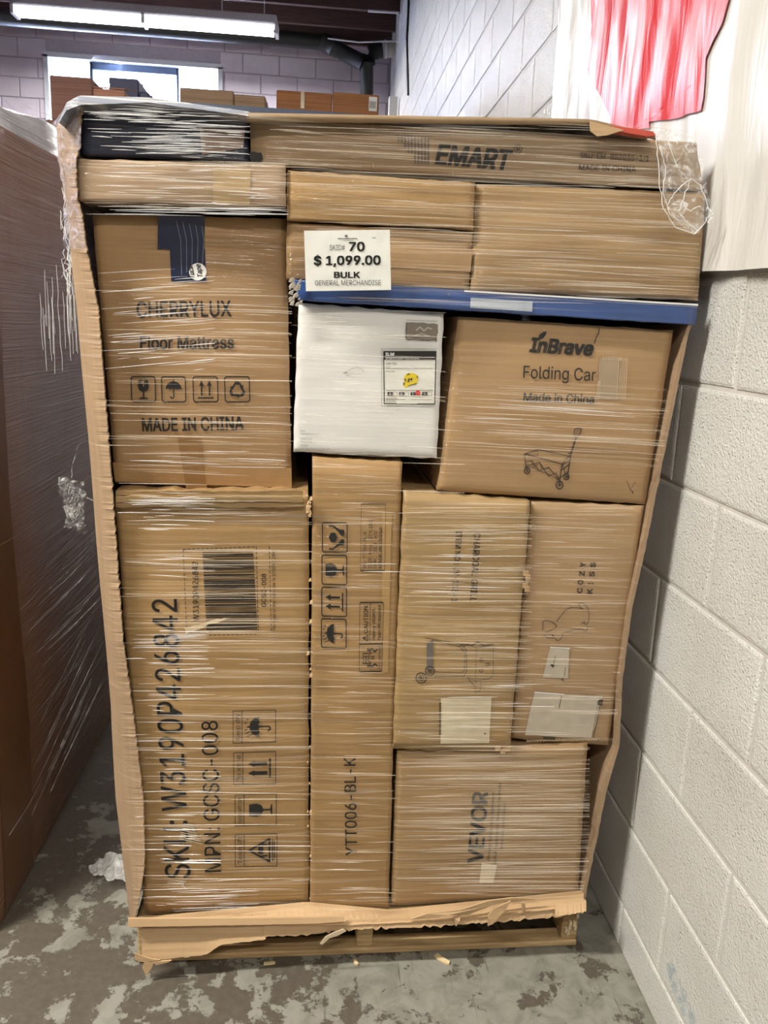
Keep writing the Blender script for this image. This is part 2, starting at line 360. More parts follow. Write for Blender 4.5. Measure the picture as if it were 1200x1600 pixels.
class Carton:
    def __init__(s, name, px, v, depth, mat, label, cat='box', bulge=.006, crush=.0015, group=None, bodyname='carton_body', n=30):
        s.v = v; s.px = px; s.bul = bulge
        s.W = [front(x, y, v) for x, y in px]; s.q = [uz(p) for p in s.W]
        c = (s.W[2]+s.W[3])/2 + VD*(depth/2); c.z = min(s.W[2].z, s.W[3].z)
        s.root = root(name, c, label, cat, group); s.seed = Vector((random.uniform(0, 50), 3, 1))
        verts = []; faces = []
        N = n
        for j in range(N+1):
            for i in range(N+1):
                a, b = i/N, j/N; P = s.at(a, b)
                if i in (0, N) or j in (0, N):
                    P = P + VD*.004 + Vector((noise.noise(P*40+s.seed)*crush, 0, noise.noise(P*45-s.seed)*crush*1.3))
                    ctr = s.at(.5, .5); P += (ctr-P).normalized()*0.0
                verts.append(P)
        for j in range(N):
            for i in range(N):
                a = j*(N+1)+i; faces.append((a, a+N+1, a+N+2, a+1))
        per = [i for i in range(N+1)] + [j*(N+1)+N for j in range(1, N+1)] + [N*(N+1)+i for i in range(N-1, -1, -1)] + [j*(N+1) for j in range(N-1, 0, -1)]
        nf = len(faces); b0 = len(verts)
        # second row inset slightly so that the edge is rounded
        for dd in (depth*.02, depth):
            for k_ in per: verts.append(verts[k_]+VD*dd)
        L = len(per)
        for k_ in range(L):
            l = (k_+1) % L; faces.append((per[k_], per[l], b0+l, b0+k_)); faces.append((b0+k_, b0+l, b0+L+l, b0+L+k_))
        faces.append(tuple(b0+L+k_ for k_ in range(L)))
        s.body = mk(bodyname, verts, faces, mat, s.root)
        for i in range(nf): s.body.data.polygons[i].use_smooth = True
    def bump(s, a, b):
        e = max(0.0, math.sin(math.pi*a)*math.sin(math.pi*b))
        P = Vector((a*3, b*3, 0))+s.seed
        return -s.bul*e + noise.noise(P)*.002*min(1, e*1.5)
    def at(s, a, b, lift=0):
        P = s.W[0]*(1-a)*(1-b)+s.W[1]*a*(1-b)+s.W[2]*a*b+s.W[3]*(1-a)*b
        return P + VD*(s.bump(a, b)-lift)
    def p(s, x, y, lift=.0012):
        P = front(x, y, s.v); a, b = inv_bilin(s.q, *uz(P)); return P + VD*(s.bump(a, b)-lift-.0008)
    # ---- flat print on the face
    def text(s, txt, p0, p1, ph, mat=None, bold=0.0, lift=.0012, name='lettering'):
        vs_, fs_, w_, h_ = glyphs(txt, bold); A, B, H = Vector(p0), Vector(p1), Vector(ph)
        out = []
        if (H-A).length > 15: vs_, fs_ = finer(vs_, fs_, .16)
        for (x, y) in vs_:
            q = A + (B-A)*(x/w_) + (H-A)*(y/h_); out.append(s.p(q.x, q.y, lift))
        return mk(name, out, fs_, mat or M_print, s.root)
    def pm(s, cv, mat=None, name='symbol', lift=.0012, parent=None, label=None):
        out = [s.p(x, y, lift) for x, y in cv.v]
        o = mk(name, out, cv.f, mat or M_print, parent or s.root)
        if label: o['label'] = label
        return o
    def patch(s, px, mat, name='paper_label', lift=.0008, n=6, label=None, rag=0):
        vv = []; ff = []
        for j in range(n+1):
            for i in range(n+1):
                a, b = i/n, j/n
                x = px[0][0]*(1-a)*(1-b)+px[1][0]*a*(1-b)+px[2][0]*a*b+px[3][0]*(1-a)*b
                y = px[0][1]*(1-a)*(1-b)+px[1][1]*a*(1-b)+px[2][1]*a*b+px[3][1]*(1-a)*b
                if rag and (i in (0, n) or j in (0, n)): x += random.uniform(-rag, rag); y += random.uniform(-rag, rag)
                vv.append(s.p(x, y, lift))
        for j in range(n):
            for i in range(n): a = j*(n+1)+i; ff.append((a, a+n+1, a+n+2, a+1))
        o = mk(name, vv, ff, mat, s.root)
        if label: o['label'] = label
        return o

def finer(v, f, L):
    bm = bmesh.new(); vv_ = [bm.verts.new((a[0], a[1], 0)) for a in v]
    for q in f:
        try: bm.faces.new([vv_[i] for i in q])
        except ValueError: pass
    for _ in range(4):
        es = [e for e in bm.edges if e.calc_length() > L]
        if not es: break
        bmesh.ops.subdivide_edges(bm, edges=es, cuts=1); bmesh.ops.triangulate(bm, faces=bm.faces[:])
    bm.verts.index_update(); o = ([(a.co.x, a.co.y) for a in bm.verts], [tuple(x.index for x in q.verts) for q in bm.faces]); bm.free(); return o
_gc = {}
FONT = None
try:
    import os
    fp = os.path.join(bpy.utils.system_resource('DATAFILES'), 'fonts', 'Inter.woff2')
    if os.path.exists(fp): FONT = bpy.data.fonts.load(fp)   # the sans serif shipped with Blender
except Exception: FONT = None
CAP = [None]
def glyphs(txt, bold):
    key = (txt, bold)
    if key in _gc: return _gc[key]
    cu = bpy.data.curves.new('t', 'FONT'); cu.body = txt; cu.size = 1; cu.resolution_u = 3; cu.fill_mode = 'NONE'
    if FONT: cu.font = FONT
    o = bpy.data.objects.new('t', cu); COL.objects.link(o)
    dg = bpy.context.evaluated_depsgraph_get(); dg.update(); ev = o.evaluated_get(dg); me = ev.to_mesh()
    P = [(a.co.x, a.co.y) for a in me.vertices]; nx = {}
    for e in me.edges: nx.setdefault(e.vertices[0], []).append(e.vertices[1]); nx.setdefault(e.vertices[1], []).append(e.vertices[0])
    ev.to_mesh_clear(); bpy.data.objects.remove(o); bpy.data.curves.remove(cu)
    seen = set(); loops = []
    for st in range(len(P)):          # closed outlines
        if st in seen or st not in nx: continue
        lp_ = [st]; seen.add(st); cur = st
        while True:
            c_ = [k for k in nx[cur] if k not in seen]
            if not c_: break
            cur = min(c_) if len(lp_) == 1 else c_[0]; lp_.append(cur); seen.add(cur)
        if len(lp_) > 2: loops.append([P[k] for k in lp_])
    if CAP[0]:
        for q in loops:      # carry the stem of the figure 4 up to the full height
            ys_ = [p[1] for p in q]
            if len(q) == 6 and min(ys_) < .005 and abs(max(ys_)/CAP[0]-.63) < .03: q[:] = [(p[0], CAP[0] if p[1] > max(ys_)-.003 else p[1]) for p in q]
    ar = lambda L_: sum(L_[i][0]*L_[(i+1) % len(L_)][1]-L_[(i+1) % len(L_)][0]*L_[i][1] for i in range(len(L_)))/2
    def inside(p, L_):
        r_ = False
        for i in range(len(L_)):
            (xa, ya), (xb, yb) = L_[i], L_[i-1]
            if (ya > p[1]) != (yb > p[1]) and p[0] < (xb-xa)*(p[1]-ya)/(yb-ya)+xa: r_ = not r_
        return r_
    sgn = 1 if sorted(((abs(ar(q)), ar(q)) for q in loops))[-1][1] > 0 else -1
    v = []; f = []
    for q in loops:
        if ar(q)*sgn <= 0: continue
        hs = [h for h in loops if ar(h)*sgn < 0 and inside(h[0], q)]
        n = len(v); allp = list(q)
        for h in hs: allp += h
        for t in tessellate_polygon([[Vector((*p, 0)) for p in q]]+[[Vector((*p, 0)) for p in h] for h in hs]): f.append(tuple(n+i for i in t))
        v += allp
    x0 = min(a[0] for a in v); x1 = max(a[0] for a in v)
    tall = [a[1] for a in v]; cap = CAP[0] or .7
    v = [(a[0]-x0, a[1]) for a in v]
    if bold > 0:   # heavier strokes: the same glyphs again, a hair to each side
        v0, f0 = list(v), list(f); v, f = [], []
        for dx, dy in ((-bold, -bold*.6), (bold, -bold*.6), (bold, bold*.6), (-bold, bold*.6)):
            n = len(v); v += [(a[0]+dx, a[1]+dy) for a in v0]; f += [tuple(i+n for i in q) for q in f0]
    _gc[key] = (v, f, x1-x0, cap); return _gc[key]

_h = glyphs('H', 0); CAP[0] = max(a[1] for a in _h[0]); _gc.clear()
class Cv:
    """2-D drawing in pixel space; T maps unit icon space to pixels"""
    def __init__(s, quad=None): s.v = []; s.f = []; s.quad = quad
    def T(s, p):
        if s.quad is None: return p
        a, b = p; BL, BR, TR, TL = s.quad
        return (BL[0]*(1-a)*(1-b)+BR[0]*a*(1-b)+TR[0]*a*b+TL[0]*(1-a)*b, BL[1]*(1-a)*(1-b)+BR[1]*a*(1-b)+TR[1]*a*b+TL[1]*(1-a)*b)
    def poly(s, pts):
        b = len(s.v); P = [Vector((*p, 0)) for p in pts]; s.v += [s.T(p) for p in pts]
        for t in tessellate_polygon([P]): s.f.append(tuple(b+i for i in t))
        return s
    def line(s, pts, w, closed=False):
        pts = [Vector(p) for p in pts]
        if closed: pts = pts+[pts[0]]
        for a, b in zip(pts, pts[1:]):
            d = b-a
            if d.length < 1e-9: continue
            d.normalize(); n = Vector((-d.y, d.x))*w/2; e = d*w*.3
            k = len(s.v); s.v += [s.T(tuple(q)) for q in (a-n-e, b-n+e, b+n+e, a+n-e)]; s.f.append((k, k+1, k+2, k+3))
        return s
    def arc(s, c, r, a0, a1, w, n=12, ry=None):
        ry = ry or r
        return s.line([(c[0]+r*math.cos(a0+(a1-a0)*i/n), c[1]+ry*math.sin(a0+(a1-a0)*i/n)) for i in range(n+1)], w)
    def disc(s, c, r, n=16, ry=None):
        ry = ry or r
        return s.poly([(c[0]+r*math.cos(math.tau*i/n), c[1]+ry*math.sin(math.tau*i/n)) for i in range(n)])
    def frame(s, w=.035, r=.08):
        p = []
        for cx, cy, a in ((1-r, 1-r, 0), (r, 1-r, 90), (r, r, 180), (1-r, r, 270)):
            for k in range(4): t = math.radians(a+k*30); p.append((cx+r*math.cos(t), cy+r*math.sin(t)))
        return s.line(p, w, True)
# icons in unit space
def ic_glass(c, crack=True, sc=1):
    c.poly([(.30, .86), (.27, .62), (.33, .46), (.47, .40), (.47, .18), (.32, .15), (.32, .11), (.68, .11), (.68, .15), (.53, .18), (.53, .40), (.67, .46), (.73, .62), (.70, .86)] + ([(.56, .86), (.50, .74), (.56, .66), (.49, .58), (.47, .70), (.42, .78), (.47, .86)] if crack else []))
def ic_umb(c, drops=False):
    o = .0 if not drops else -.03
    c.poly([(.18, .50+o)]+[(.5-.33*math.cos(math.pi*i/12), .52+o+.30*math.sin(math.pi*i/12)) for i in range(13)]+[(.82, .50+o), (.74, .54+o), (.66, .50+o), (.58, .55+o), (.5, .50+o), (.42, .55+o), (.34, .50+o), (.26, .54+o)])
    c.line([(.5, .88+o), (.5, .22)], .045); c.arc((.43, .22), .07, 0, -math.pi, .045, 8)
    if drops:
        for x, y in ((.18, .85), (.28, .90), (.38, .93), (.62, .93), (.22, .76), (.74, .88), (.32, .83)): c.line([(x, y), (x+.03, y-.05)], .03)
def ic_up(c, fat=.07):
    for x in (.34, .66):
        c.line([(x, .28), (x, .68)], fat); c.poly([(x-.10, .64), (x+.10, .64), (x, .86)])
    c.poly([(.18, .13), (.82, .13), (.82, .19), (.18, .19)])
def ic_recycle(c):
    for k in range(3):
        a = math.radians(90+120*k)
        def R(p): x, y = p; return (.5+x*math.cos(a-math.pi/2)-y*math.sin(a-math.pi/2), .47+x*math.sin(a-math.pi/2)+y*math.cos(a-math.pi/2))
        c.poly([R(p) for p in ((-.19, .14), (-.08, .33), (.08, .33), (.13, .25), (.02, .19), (-.05, .24), (-.12, .10))])
        c.poly([R(p) for p in ((.10, .12), (.25, .21), (.23, .02))]); c.line([R((.10, .26)), R((.17, .15))], .075)
def ic_hands(c):
    c.poly([(.5, .40), (.66, .48), (.66, .66), (.5, .74), (.34, .66), (.34, .48)])
    for sgn in (-1, 1):
        q = [(.5+sgn*x, y) for x, y in ((.06, .12), (.06, .24), (.20, .36), (.36, .56), (.40, .54), (.28, .32), (.26, .12))]
        c.poly(q); c.line([(.5+sgn*.40, .55), (.5+sgn*.40, .72)], .05)
def ic_team(c):
    c.line([(.12, .22), (.88, .22), (.5, .86)], .06, True); c.poly([(.38, .42), (.62, .42), (.62, .58), (.38, .58)]); c.disc((.30, .52), .04); c.disc((.70, .52), .04)
    c.line([(.30, .47), (.32, .30)], .05); c.line([(.70, .47), (.68, .30)], .05)
    c.line([(.15, .12), (.85, .12)], .03); c.line([(.2, .06), (.8, .06)], .03)

# ================================================================== CARTONS OF THE SKID
KR = (.50, .325, .165)
B_base = board('kraft_board_wrapped', KR, .5)
B_warm = board('kraft_board_golden', (.52, .335, .145), .45, haze=.09)
B_mat = board('kraft_board_smooth', (.47, .30, .155), .45, haze=.05, stripes=.15)
B_pink = board('kraft_board_greyish', (.50, .36, .25), .7, haze=.20, stripes=.2)
B_cart = board('kraft_board_pinkish', (.53, .35, .19), .35, haze=.06, stripes=.15)
B_grill = board('kraft_board_ochre', (.52, .36, .17), .5, haze=.12)
B_raw = board('kraft_board_bare', (.56, .38, .21), 0, stripes=.25)
B_rawdark = board('kraft_board_sleeve', (.50, .36, .25), .25, haze=.06, stripes=.2, vert=True)
M_blk = board('black_plastic_wrap', (.012, .020, .05), 1.0, haze=.07, stripes=.2)
M_blue = plain('blue_coated_card', (.035, .085, .27), .35, coat=.5)
M_hw = board('white_coated_card', (.70, .69, .67), .4, dark=.96, haze=.05, stripes=.06, bump=.15)
M_label = plain('paper_label_stock', (.62, .53, .38), .6, coat=.2)
M_torn = plain('torn_inner_board', (.33, .25, .165), .8)
M_torn2 = plain('pale_torn_edge', (.62, .50, .34), .8)
M_gum = plain('clear_packing_tape', (.50, .36, .20), .15, coat=.6)
M_navy = plain('dark_blue_tape', (.012, .02, .055), .2, coat=.8)

D = 1.02
black = Carton('wrapped_parcel', [(127, 160), (388, 178), (389, 253), (124, 243)], .012, D, M_blk, 'black plastic-wrapped box with glossy wrinkles at the top left of the skid', bulge=.008)
c = black
0 and c.patch([(196, 213), (315, 213), (312, 240), (200, 238)], board('silver_film_folds', (.20, .22, .27), 1, haze=.3), 'bunched_film', .0015)
c.patch([(313, 201), (383, 203), (380, 232), (316, 243)], board('brown_under_film', (.30, .22, .17), .8, haze=.15), 'carton_window', .001)

shallow = Carton('shallow_carton', [(118, 247), (447, 258), (446, 322), (121, 313)], -.012, D, B_pink, 'long shallow brown carton above the floor mattress carton', bulge=.004)
shallow.patch([(333, 262), (392, 264), (390, 320), (334, 318)], M_gum, 'packing_tape', label='faint brown tape across the carton end')

mat = Carton('mattress_carton', [(143, 334), (447, 341), (456, 768), (180, 756)], .035, D, B_mat, 'tall plain carton printed floor mattress with four handling symbols in a row', bulge=.012)
c = mat
c.text('CHERRYLUX', (216, 496), (362, 494), (215, 472), bold=.012)
c.text('Floor Mattress', (221, 545), (366, 544), (221, 526), bold=.018)
c.text('MADE IN CHINA', (224, 673), (381, 670), (223, 653), bold=.018)
for (x0, x1), fn in zip(((206, 244), (254, 291), (303, 341), (352, 390)), (ic_glass, ic_umb, ic_up, ic_recycle)):
    cv = Cv([(x0+1, 627), (x1+1, 627), (x1, 588), (x0, 588)]); cv.frame(.045, .10); fn(cv); c.pm(cv, name='handling_symbol')
c.patch([(247, 336), (320, 337), (320, 391), (247, 390)], M_navy, 'tape', .001, label='dark blue tape folded over the top edge')
c.patch([(266, 389), (321, 389), (323, 440), (269, 440)], M_navy, 'tape', .0011)
cv = Cv(); cv.disc((310, 425), 13.5, 24); c.pm(cv, M_white, 'round_sticker', .0016)
c.text('Tuck', (306, 436), (302, 416), (298, 435), bold=.02, lift=.0022); c.text('Tape', (318, 434), (314, 414), (310, 433), bold=.02, lift=.0022)
cv = Cv()
for q in range(5): cv.line([(276+q*10, 346+q*2), (283+q*9, 375), (285+q*8, 430-q*4)], .8)
c.pm(cv, plain('film_glint', (.35, .38, .45), .15, alpha=.6, coat=.5), 'crease_glints', .0014)  # glints painted as pale lines over the creased tape
c.patch([(279, 684), (315, 684), (324, 764), (291, 763)], M_tape, 'packing_tape', .0006)
c.patch([(176, 722), (455, 731), (456, 762), (180, 752)], plain('brown_tape_band', (.36, .21, .09), .35, coat=.4), 'packing_tape', .0004)

big = Carton('tall_carton', [(178, 766), (482, 766), (483, 1420), (226, 1430)], .004, D, B_warm, 'biggest carton lower left with barcode and large sideways stock number', bulge=.012, crush=.004)
c = big
c.text('SKU: W3190P426842', (298, 1369), (277, 934), (259, 1370), bold=.004)
c.text('MPN: GCSC-008', (346, 1359), (341, 1121), (321, 1360), bold=.002)
c.text('W3190P426842', (312, 968), (310, 876), (303, 968), bold=.006)
c.text('GCSC-008', (416, 946), (416, 895), (409, 946), bold=.01)
c.text('The type of the barcode is [CODE128A]', (431, 985), (430, 858), (426, 985))
cv = Cv(); yy = 861.0; rb = random.Random(3)
while yy < 980:
    h_ = rb.choice((.9, 1.6, 2.6)); x_ = 317+(yy-860)*.055
    cv.poly([(x_, yy), (x_+79, yy-.5), (x_+79, yy+h_-.5), (x_, yy+h_)]); yy += h_+rb.choice((.9, 1.2, 2.2))
c.pm(cv, name='barcode')
cv = Cv()
def dash(cv, a, b, n, w=1.0):
    a = Vector(a); b = Vector(b)
    for i in range(n): cv.line([tuple(a+(b-a)*(i/n)), tuple(a+(b-a)*((i+.6)/n))], w)
dash(cv, (287, 857), (401, 853), 16); dash(cv, (401, 853), (404, 988), 18); dash(cv, (287, 857), (293, 989), 18); dash(cv, (293, 989), (404, 988), 16); dash(cv, (421, 853), (424, 986), 18)
c.pm(cv, name='dashed_border')
for (x0, y0, x1, y1), fn, tx in (((365, 1106, 431, 1156), lambda q: ic_umb(q, True), 'Keep dry'), ((366, 1171, 431, 1221), lambda q: ic_up(q, .12), 'This way up'),
                              ((368, 1237, 432, 1286), lambda q: ic_glass(q, False), 'Handle with care'), ((368, 1300, 433, 1351), ic_team, 'Team lift')):
    cv = Cv(); cv.line([(x0, y0), (x1, y0), (x1, y1), (x0, y1)], 1.0, True); cv.line([(x0+14, y0), (x0+14, y1)], 1.0)
    c2 = Cv([(x1-1, y1-2), (x1-1, y0+2), (x0+15, y0+2), (x0+15, y1-2)]); fn(c2)
    n = len(cv.v); cv.v += c2.v; cv.f += [tuple(i+n for i in f) for f in c2.f]
    c.pm(cv, name='handling_symbol'); c.text(tx, (x0+11, y1-4), (x0+10, y0+4), (x0+4, y1-4))
for x0, y0, x1, y1 in ((281, 1281, 316, 1313), (283, 1373, 293, 1386)):
    c.patch([(x0+8, y0), (x1-14, y0+3), (x1, y1), (x0, y1-7)], M_torn, 'torn_patch', .0008, rag=2)
    cv = Cv(); n = max(3, int((y1-y0)/3.6))
    for i in range(n): a = i/(n-1); cv.line([(x0+8-8*a, y0+2+(y1-y0-8)*a), (x1-14+14*a, y0+4+(y1-y0-3)*a)], 1.3)
    c.pm(cv, M_torn2, 'exposed_fluting', .0018)
c.patch([(289, 979), (330, 966), (362, 961), (292, 986)], M_torn2, 'gouge', .0015, rag=1.5)
# crushed, folded top edge of the big carton
g = G()
for (ya, yb, vv) in ((768, 775, -.012), (776, 784, -.016), (786, 793, -.010)):
    top = []; bot = []
    for i in range(26):
        x_ = 181+i*11.7; top.append(front(x_, ya+random.uniform(-1, 1)+(i/25)*(-1), vv)); bot.append(front(x_, yb+random.uniform(-1.6, 1.6), vv+.002))
    n = len(g.v); g.v += top+bot+[p+VD*.012 for p in top]
    for i in range(25): g.f.append((n+i, n+26+i, n+27+i, n+1+i)); g.f.append((n+52+i, n+i, n+1+i, n+53+i))
g.make('crushed_top_edge', B_grill, big.root)
g = G()
for k in range(42):
    y_ = random.choice((random.uniform(765, 815), random.uniform(765, 800), random.uniform(800, 1420))); x_ = 481+random.uniform(-2.5, 3.0)+(1 if y_ > 900 else 0)
    a = front(x_, y_, -.012); s_ = random.uniform(.0012, .0045)
    g.slab([a, a+Vector((s_, 0, s_*.7)), a+Vector((s_*1.2, -.002, -s_)), a+Vector((-s_*.3, 0, -s_*1.6))], VD*.002)
g.make('frayed_corner', B_raw, big.root)

emart = Carton('long_carton', [(391, 180), (1090, 222), (1100, 297), (392, 256)], .0, D, board('kraft_board_hazy', (.43, .30, .18), .6, haze=.16), 'very long carton across the top with slanted bold lettering and a striped logo')
c = emart
c.text('EMART', (680, 256), (792, 266), (687, 227), bold=.03)
cv = Cv(); 
for i in range(10):
    x_ = 622+i*5.2; top_ = 211+i*.6; bot = 222+i*.8 if i < 2 else (232 if i == 2 else (236+i if i < 5 else 255+i*.2))
    cv.line([(x_, top_), (x_, bot)], 2.3)
c.pm(cv, plain('grey_ink', (.10, .09, .08), .6, coat=.3), 'striped_logo'); cv = Cv(); cv.arc((808, 234), 6.2, 0, math.tau, .9, 20); c.pm(cv, name='registered_mark')
c.text('R', (805.5, 237.5), (811.5, 238), (805.5, 230.5))
c.text('SKU: EM-BS2035-1/1', (904, 248), (1012, 253), (905, 239), M_ink2, .006); c.text('MADE IN CHINA', (903, 267), (992, 270), (903, 258), M_ink2, .008)
cv = Cv(); cv.line([(582, 196), (583, 262)], 1.4); cv.line([(707, 205), (707, 275)], 1.0); c.pm(cv, M_gum, 'tape_edge')
c.patch([(391, 238), (410, 238), (410, 254), (391, 254)], M_print, 'dark_tape', .001, rag=1.5)

flat1 = Carton('flat_carton', [(449, 265), (743, 285), (740, 359), (448, 344)], -.006, D, B_warm, 'blank golden flat carton below the striped logo, above the price card', bulge=.004)
flat2 = Carton('flat_carton', [(448, 347), (740, 362), (733, 454), (447, 437)], .004, D, B_base, 'blank flat carton directly behind the white price card', bulge=.004)
flat2.patch([(600, 384), (738, 390), (735, 425), (600, 418)], plain('brown_tape_pale', (.40, .25, .12), .3, coat=.5), 'packing_tape', .0006)
wide = Carton('wide_carton', [(745, 287), (1104, 301), (1092, 470), (736, 456)], .002, D, board('kraft_board_rippled', (.50, .335, .165), .6, haze=.14), 'wide blank carton upper right under the long carton and above the blue tray', bulge=.008)
blue = Carton('blue_flat_box', [(459, 437), (1093, 475), (1088, 508), (465, 469)], -.016, D, M_blue, 'thin blue box spanning the skid above the helmet and folding cart cartons', bulge=.001, bodyname='box_body')
cv = Cv(); cv.poly([(725, 453.5), (1090, 475), (1090, 478), (725, 456)]); blue.pm(cv, M_white, 'white_lid_edge')
cv = Cv(); cv.poly([(455, 437), (1091, 474.5), (1091, 476), (455, 439)]); 
blue.patch([(735, 465), (832, 471), (831, 487), (734, 481)], plain('pale_label', (.42, .47, .55), .3, coat=.5), 'blank_label', .001)
cv = Cv(); cv.disc((701, 460), 2.2, 10); blue.pm(cv, M_dark, 'small_hole')
g = G()
for k in range(26):
    a = front(random.uniform(452, 468), random.uniform(434, 474), -.024); s_ = random.uniform(.003, .008)
    g.slab([a, a+Vector((s_, -.002, s_*.5)), a+Vector((s_*.7, 0, -s_)), a+Vector((-s_*.4, 0, -s_*.8))], VD*.002)
g.make('torn_corner', plain('torn_grey_pulp', (.42, .38, .32), .8), blue.root)

hel = Carton('white_carton', [(466, 473), (694, 490), (683, 717), (458, 706)], .0, .42, M_hw, 'white carton with a yellow motorcycle helmet label', bulge=.004, crush=.002)
c = hel
BK = M_print
fr = [(599, 549), (681, 549), (679, 631), (600, 630)]
c.patch([(600, 549.5), (680, 549.5), (678, 631), (600.5, 630)], plain('cream_label', (.74, .73, .66), .5, coat=.3), 'product_label', .0008)
cv = Cv(); cv.line(fr, 1.4, True); cv.poly([(599, 549), (681, 549), (681, 562), (599, 562)]); 
for yy in (575.5, 609.5, 624): cv.line([(603, yy), (676, yy)], .6)
for x_ in (605, 623, 641, 659): cv.poly([(x_, 612), (x_+8, 612), (x_+8, 618), (x_, 618)]); cv.line([(x_+9, 612), (x_+15, 612), (x_+15, 618), (x_+9, 618)], .4, True)
dash(cv, (596, 545), (684, 545), 26, .5); dash(cv, (596, 545), (596, 634), 26, .5); dash(cv, (596, 634), (682, 635), 26, .5); dash(cv, (636, 500), (684, 502), 14, .6)
c.pm(cv, BK, 'label_print', .0014)
cv = Cv(); cv.line([(602, 558), (678, 558)], .6); c.pm(cv, M_white, 'header_rule', .002)
c.text('ILM', (602, 555.5), (615, 555.5), (602, 551), M_white, .05, .002); c.text('MOTORCYCLE HELMET / CASCO DE MOTO', (602, 561.5), (654, 561.5), (602, 559), M_white, .01, .002)
c.text('ILM-902', (603, 569.5), (619, 569.5), (603, 566)); c.text('COLOR:', (603, 573.8), (610, 573.8), (603, 572)); c.text('YELLOW', (603, 581), (616, 581), (603, 579)); c.text('DOT CERTIFIED', (603, 623), (620, 623), (603, 620.5)); c.text('MADE IN CHINA', (603, 628), (618, 628), (603, 625.8))
for x_, t in ((607.5, 'S'), (625, 'M'), (644, 'L'), (661, 'XL')): c.text(t, (x_, 617), (x_+(3 if len(t) == 1 else 4.5), 617), (x_, 613.2), M_white, .01, .002)
cv = Cv(); cv.disc((652.5, 613.5), 3.8); c.pm(cv, plain('red_dot', (.65, .03, .03), .4), 'red_sticker', .0024)
cv = Cv(); cv.poly([(631, 597), (630, 592), (632, 586), (637, 583), (644, 582.5), (650, 584.5), (653, 588), (652.5, 596), (650, 600), (640, 602), (632, 606), (630, 602)]); hm = c.pm(cv, plain('helmet_yellow', (.72, .55, .03), .4), 'helmet_picture', .0014)
cv = Cv(); cv.poly([(635, 585), (640, 583), (640, 584.5), (636, 586)]); cv.poly([(637, 592), (640, 590), (639, 596), (636, 597)]); cv.poly([(641, 591), (644, 590), (643, 594), (641, 595)]); cv.poly([(631.5, 592), (634, 591), (634, 595), (632, 596)]); cv.line([(638, 602), (650, 599)], .9); cv.poly([(650, 590), (652.5, 586.5), (652, 590)]); cv.poly([(629.5, 598), (632, 597), (631, 601), (629.5, 602)]); c.pm(cv, BK, 'helmet_detail', .002)
c.patch([(635, 503), (685, 506), (683, 533), (634, 530)], plain('torn_grey_patch', (.22, .19, .16), .8), 'torn_patch', .001, rag=1.2)
cv = Cv(); cv.line([(636, 531), (650, 528), (668, 532), (682, 530)], 1.0); cv.line([(635, 504), (634, 530)], .9); c.pm(cv, plain('dark_tear', (.06, .045, .035), .8), 'tear_edge', .0016)
cv = Cv(); cv.line([(650, 516), (656, 511), (662, 517), (668, 512), (674, 514)], 2.4); cv.line([(648, 524), (658, 521), (670, 525)], 1.8); c.pm(cv, plain('scuffed_pulp', (.45, .41, .36), .8), 'scuff', .0018)
cv = Cv(); cv.line([(537, 583), (543, 580), (549, 576), (558, 574), (565, 576), (568, 582)], .6); cv.line([(537, 583), (563, 584)], .5); cv.poly([(535, 583), (541, 580), (543, 583)]); c.pm(cv, plain('tan_mark', (.42, .35, .30), .8), 'pressed_mark')
MG = plain('pale_grey_ink', (.28, .27, .26), .7)
for t, x0, x1, y_ in (('EMAIL:', 469, 478, 674), ('support@ilmotor.com', 469, 498, 678.5), ('Shipped from:', 469, 488, 686), ('Made in China', 469, 488, 690.5), ('ADDRESS:', 469, 483, 697), ('4751 New York Avenue Ste 260', 469, 515, 702)): c.text(t, (x0, y_), (x1, y_+.6), (x0, y_-2.6), MG)

cart = Carton('cart_carton', [(716, 494), (1053, 517), (1009, 788), (684, 767)], .004, D, B_cart, 'carton printed with a folding garden wagon drawing, beside the white wall', bulge=.006)
c = cart
c.text('InBrave', (827, 549), (923, 555), (832, 528), bold=.035)
cv = Cv(); cv.poly([(840, 529), (842, 523), (848, 519), (853.5, 517.5), (852, 523), (848, 528), (842, 530.5)]); c.pm(cv, name='leaf_logo')
c.text('Folding Car', (816, 590), (929, 595), (817, 571), bold=-.004)
c.text('Made in China', (816, 626), (926, 630), (817, 613), bold=.018)
c.patch([(936, 558), (966, 558), (962, 624), (930, 622)], plain('scraped_board', (.36, .27, .18), .8), 'torn_patch', .0008, rag=1)
cv = Cv()
for i in range(6): cv.line([(966+i*2.6, 559), (962+i*2.6, 623)], .9)
for i in range(3): cv.line([(933-i*.5+i*2, 595), (930+i*2.6, 622)], .8)
for i in range(12): cv.line([(941+i*2.6, 557), (941+i*2.6, 563)], .8)
c.pm(cv, M_torn2, 'exposed_fluting', .0014)
cv = Cv(); cv.line([(935.5, 512), (935, 520), (931, 527), (928, 536)], 1.3); c.pm(cv, name='edge_tear')
cv = Cv()
def K(x, y): return (800+x*.175, 500+y*.175)
LW = .75
cv.line([K(105, 1190), K(225, 1150), K(500, 1210), K(440, 1280)], 1.1); cv.line([K(105, 1190), K(440, 1282)], 1.4)
cv.line([K(225, 1150), K(222, 1205)], .6); cv.line([K(110, 1192), K(222, 1165)], .5)
cv.line([K(105, 1190), K(118, 1310)], 1.2)
cv.line([K(118, 1262), K(170, 1250), K(235, 1340), K(320, 1310), K(410, 1420)], 1.0); cv.line([K(125, 1300), K(240, 1265), K(320, 1390), K(385, 1360), K(430, 1440)], 1.0)
cv.line([K(130, 1290), K(210, 1330), K(330, 1375), K(415, 1430)], .8); cv.line([K(165, 1255), K(190, 1310), K(245, 1270), K(262, 1330), K(325, 1315)], .7)
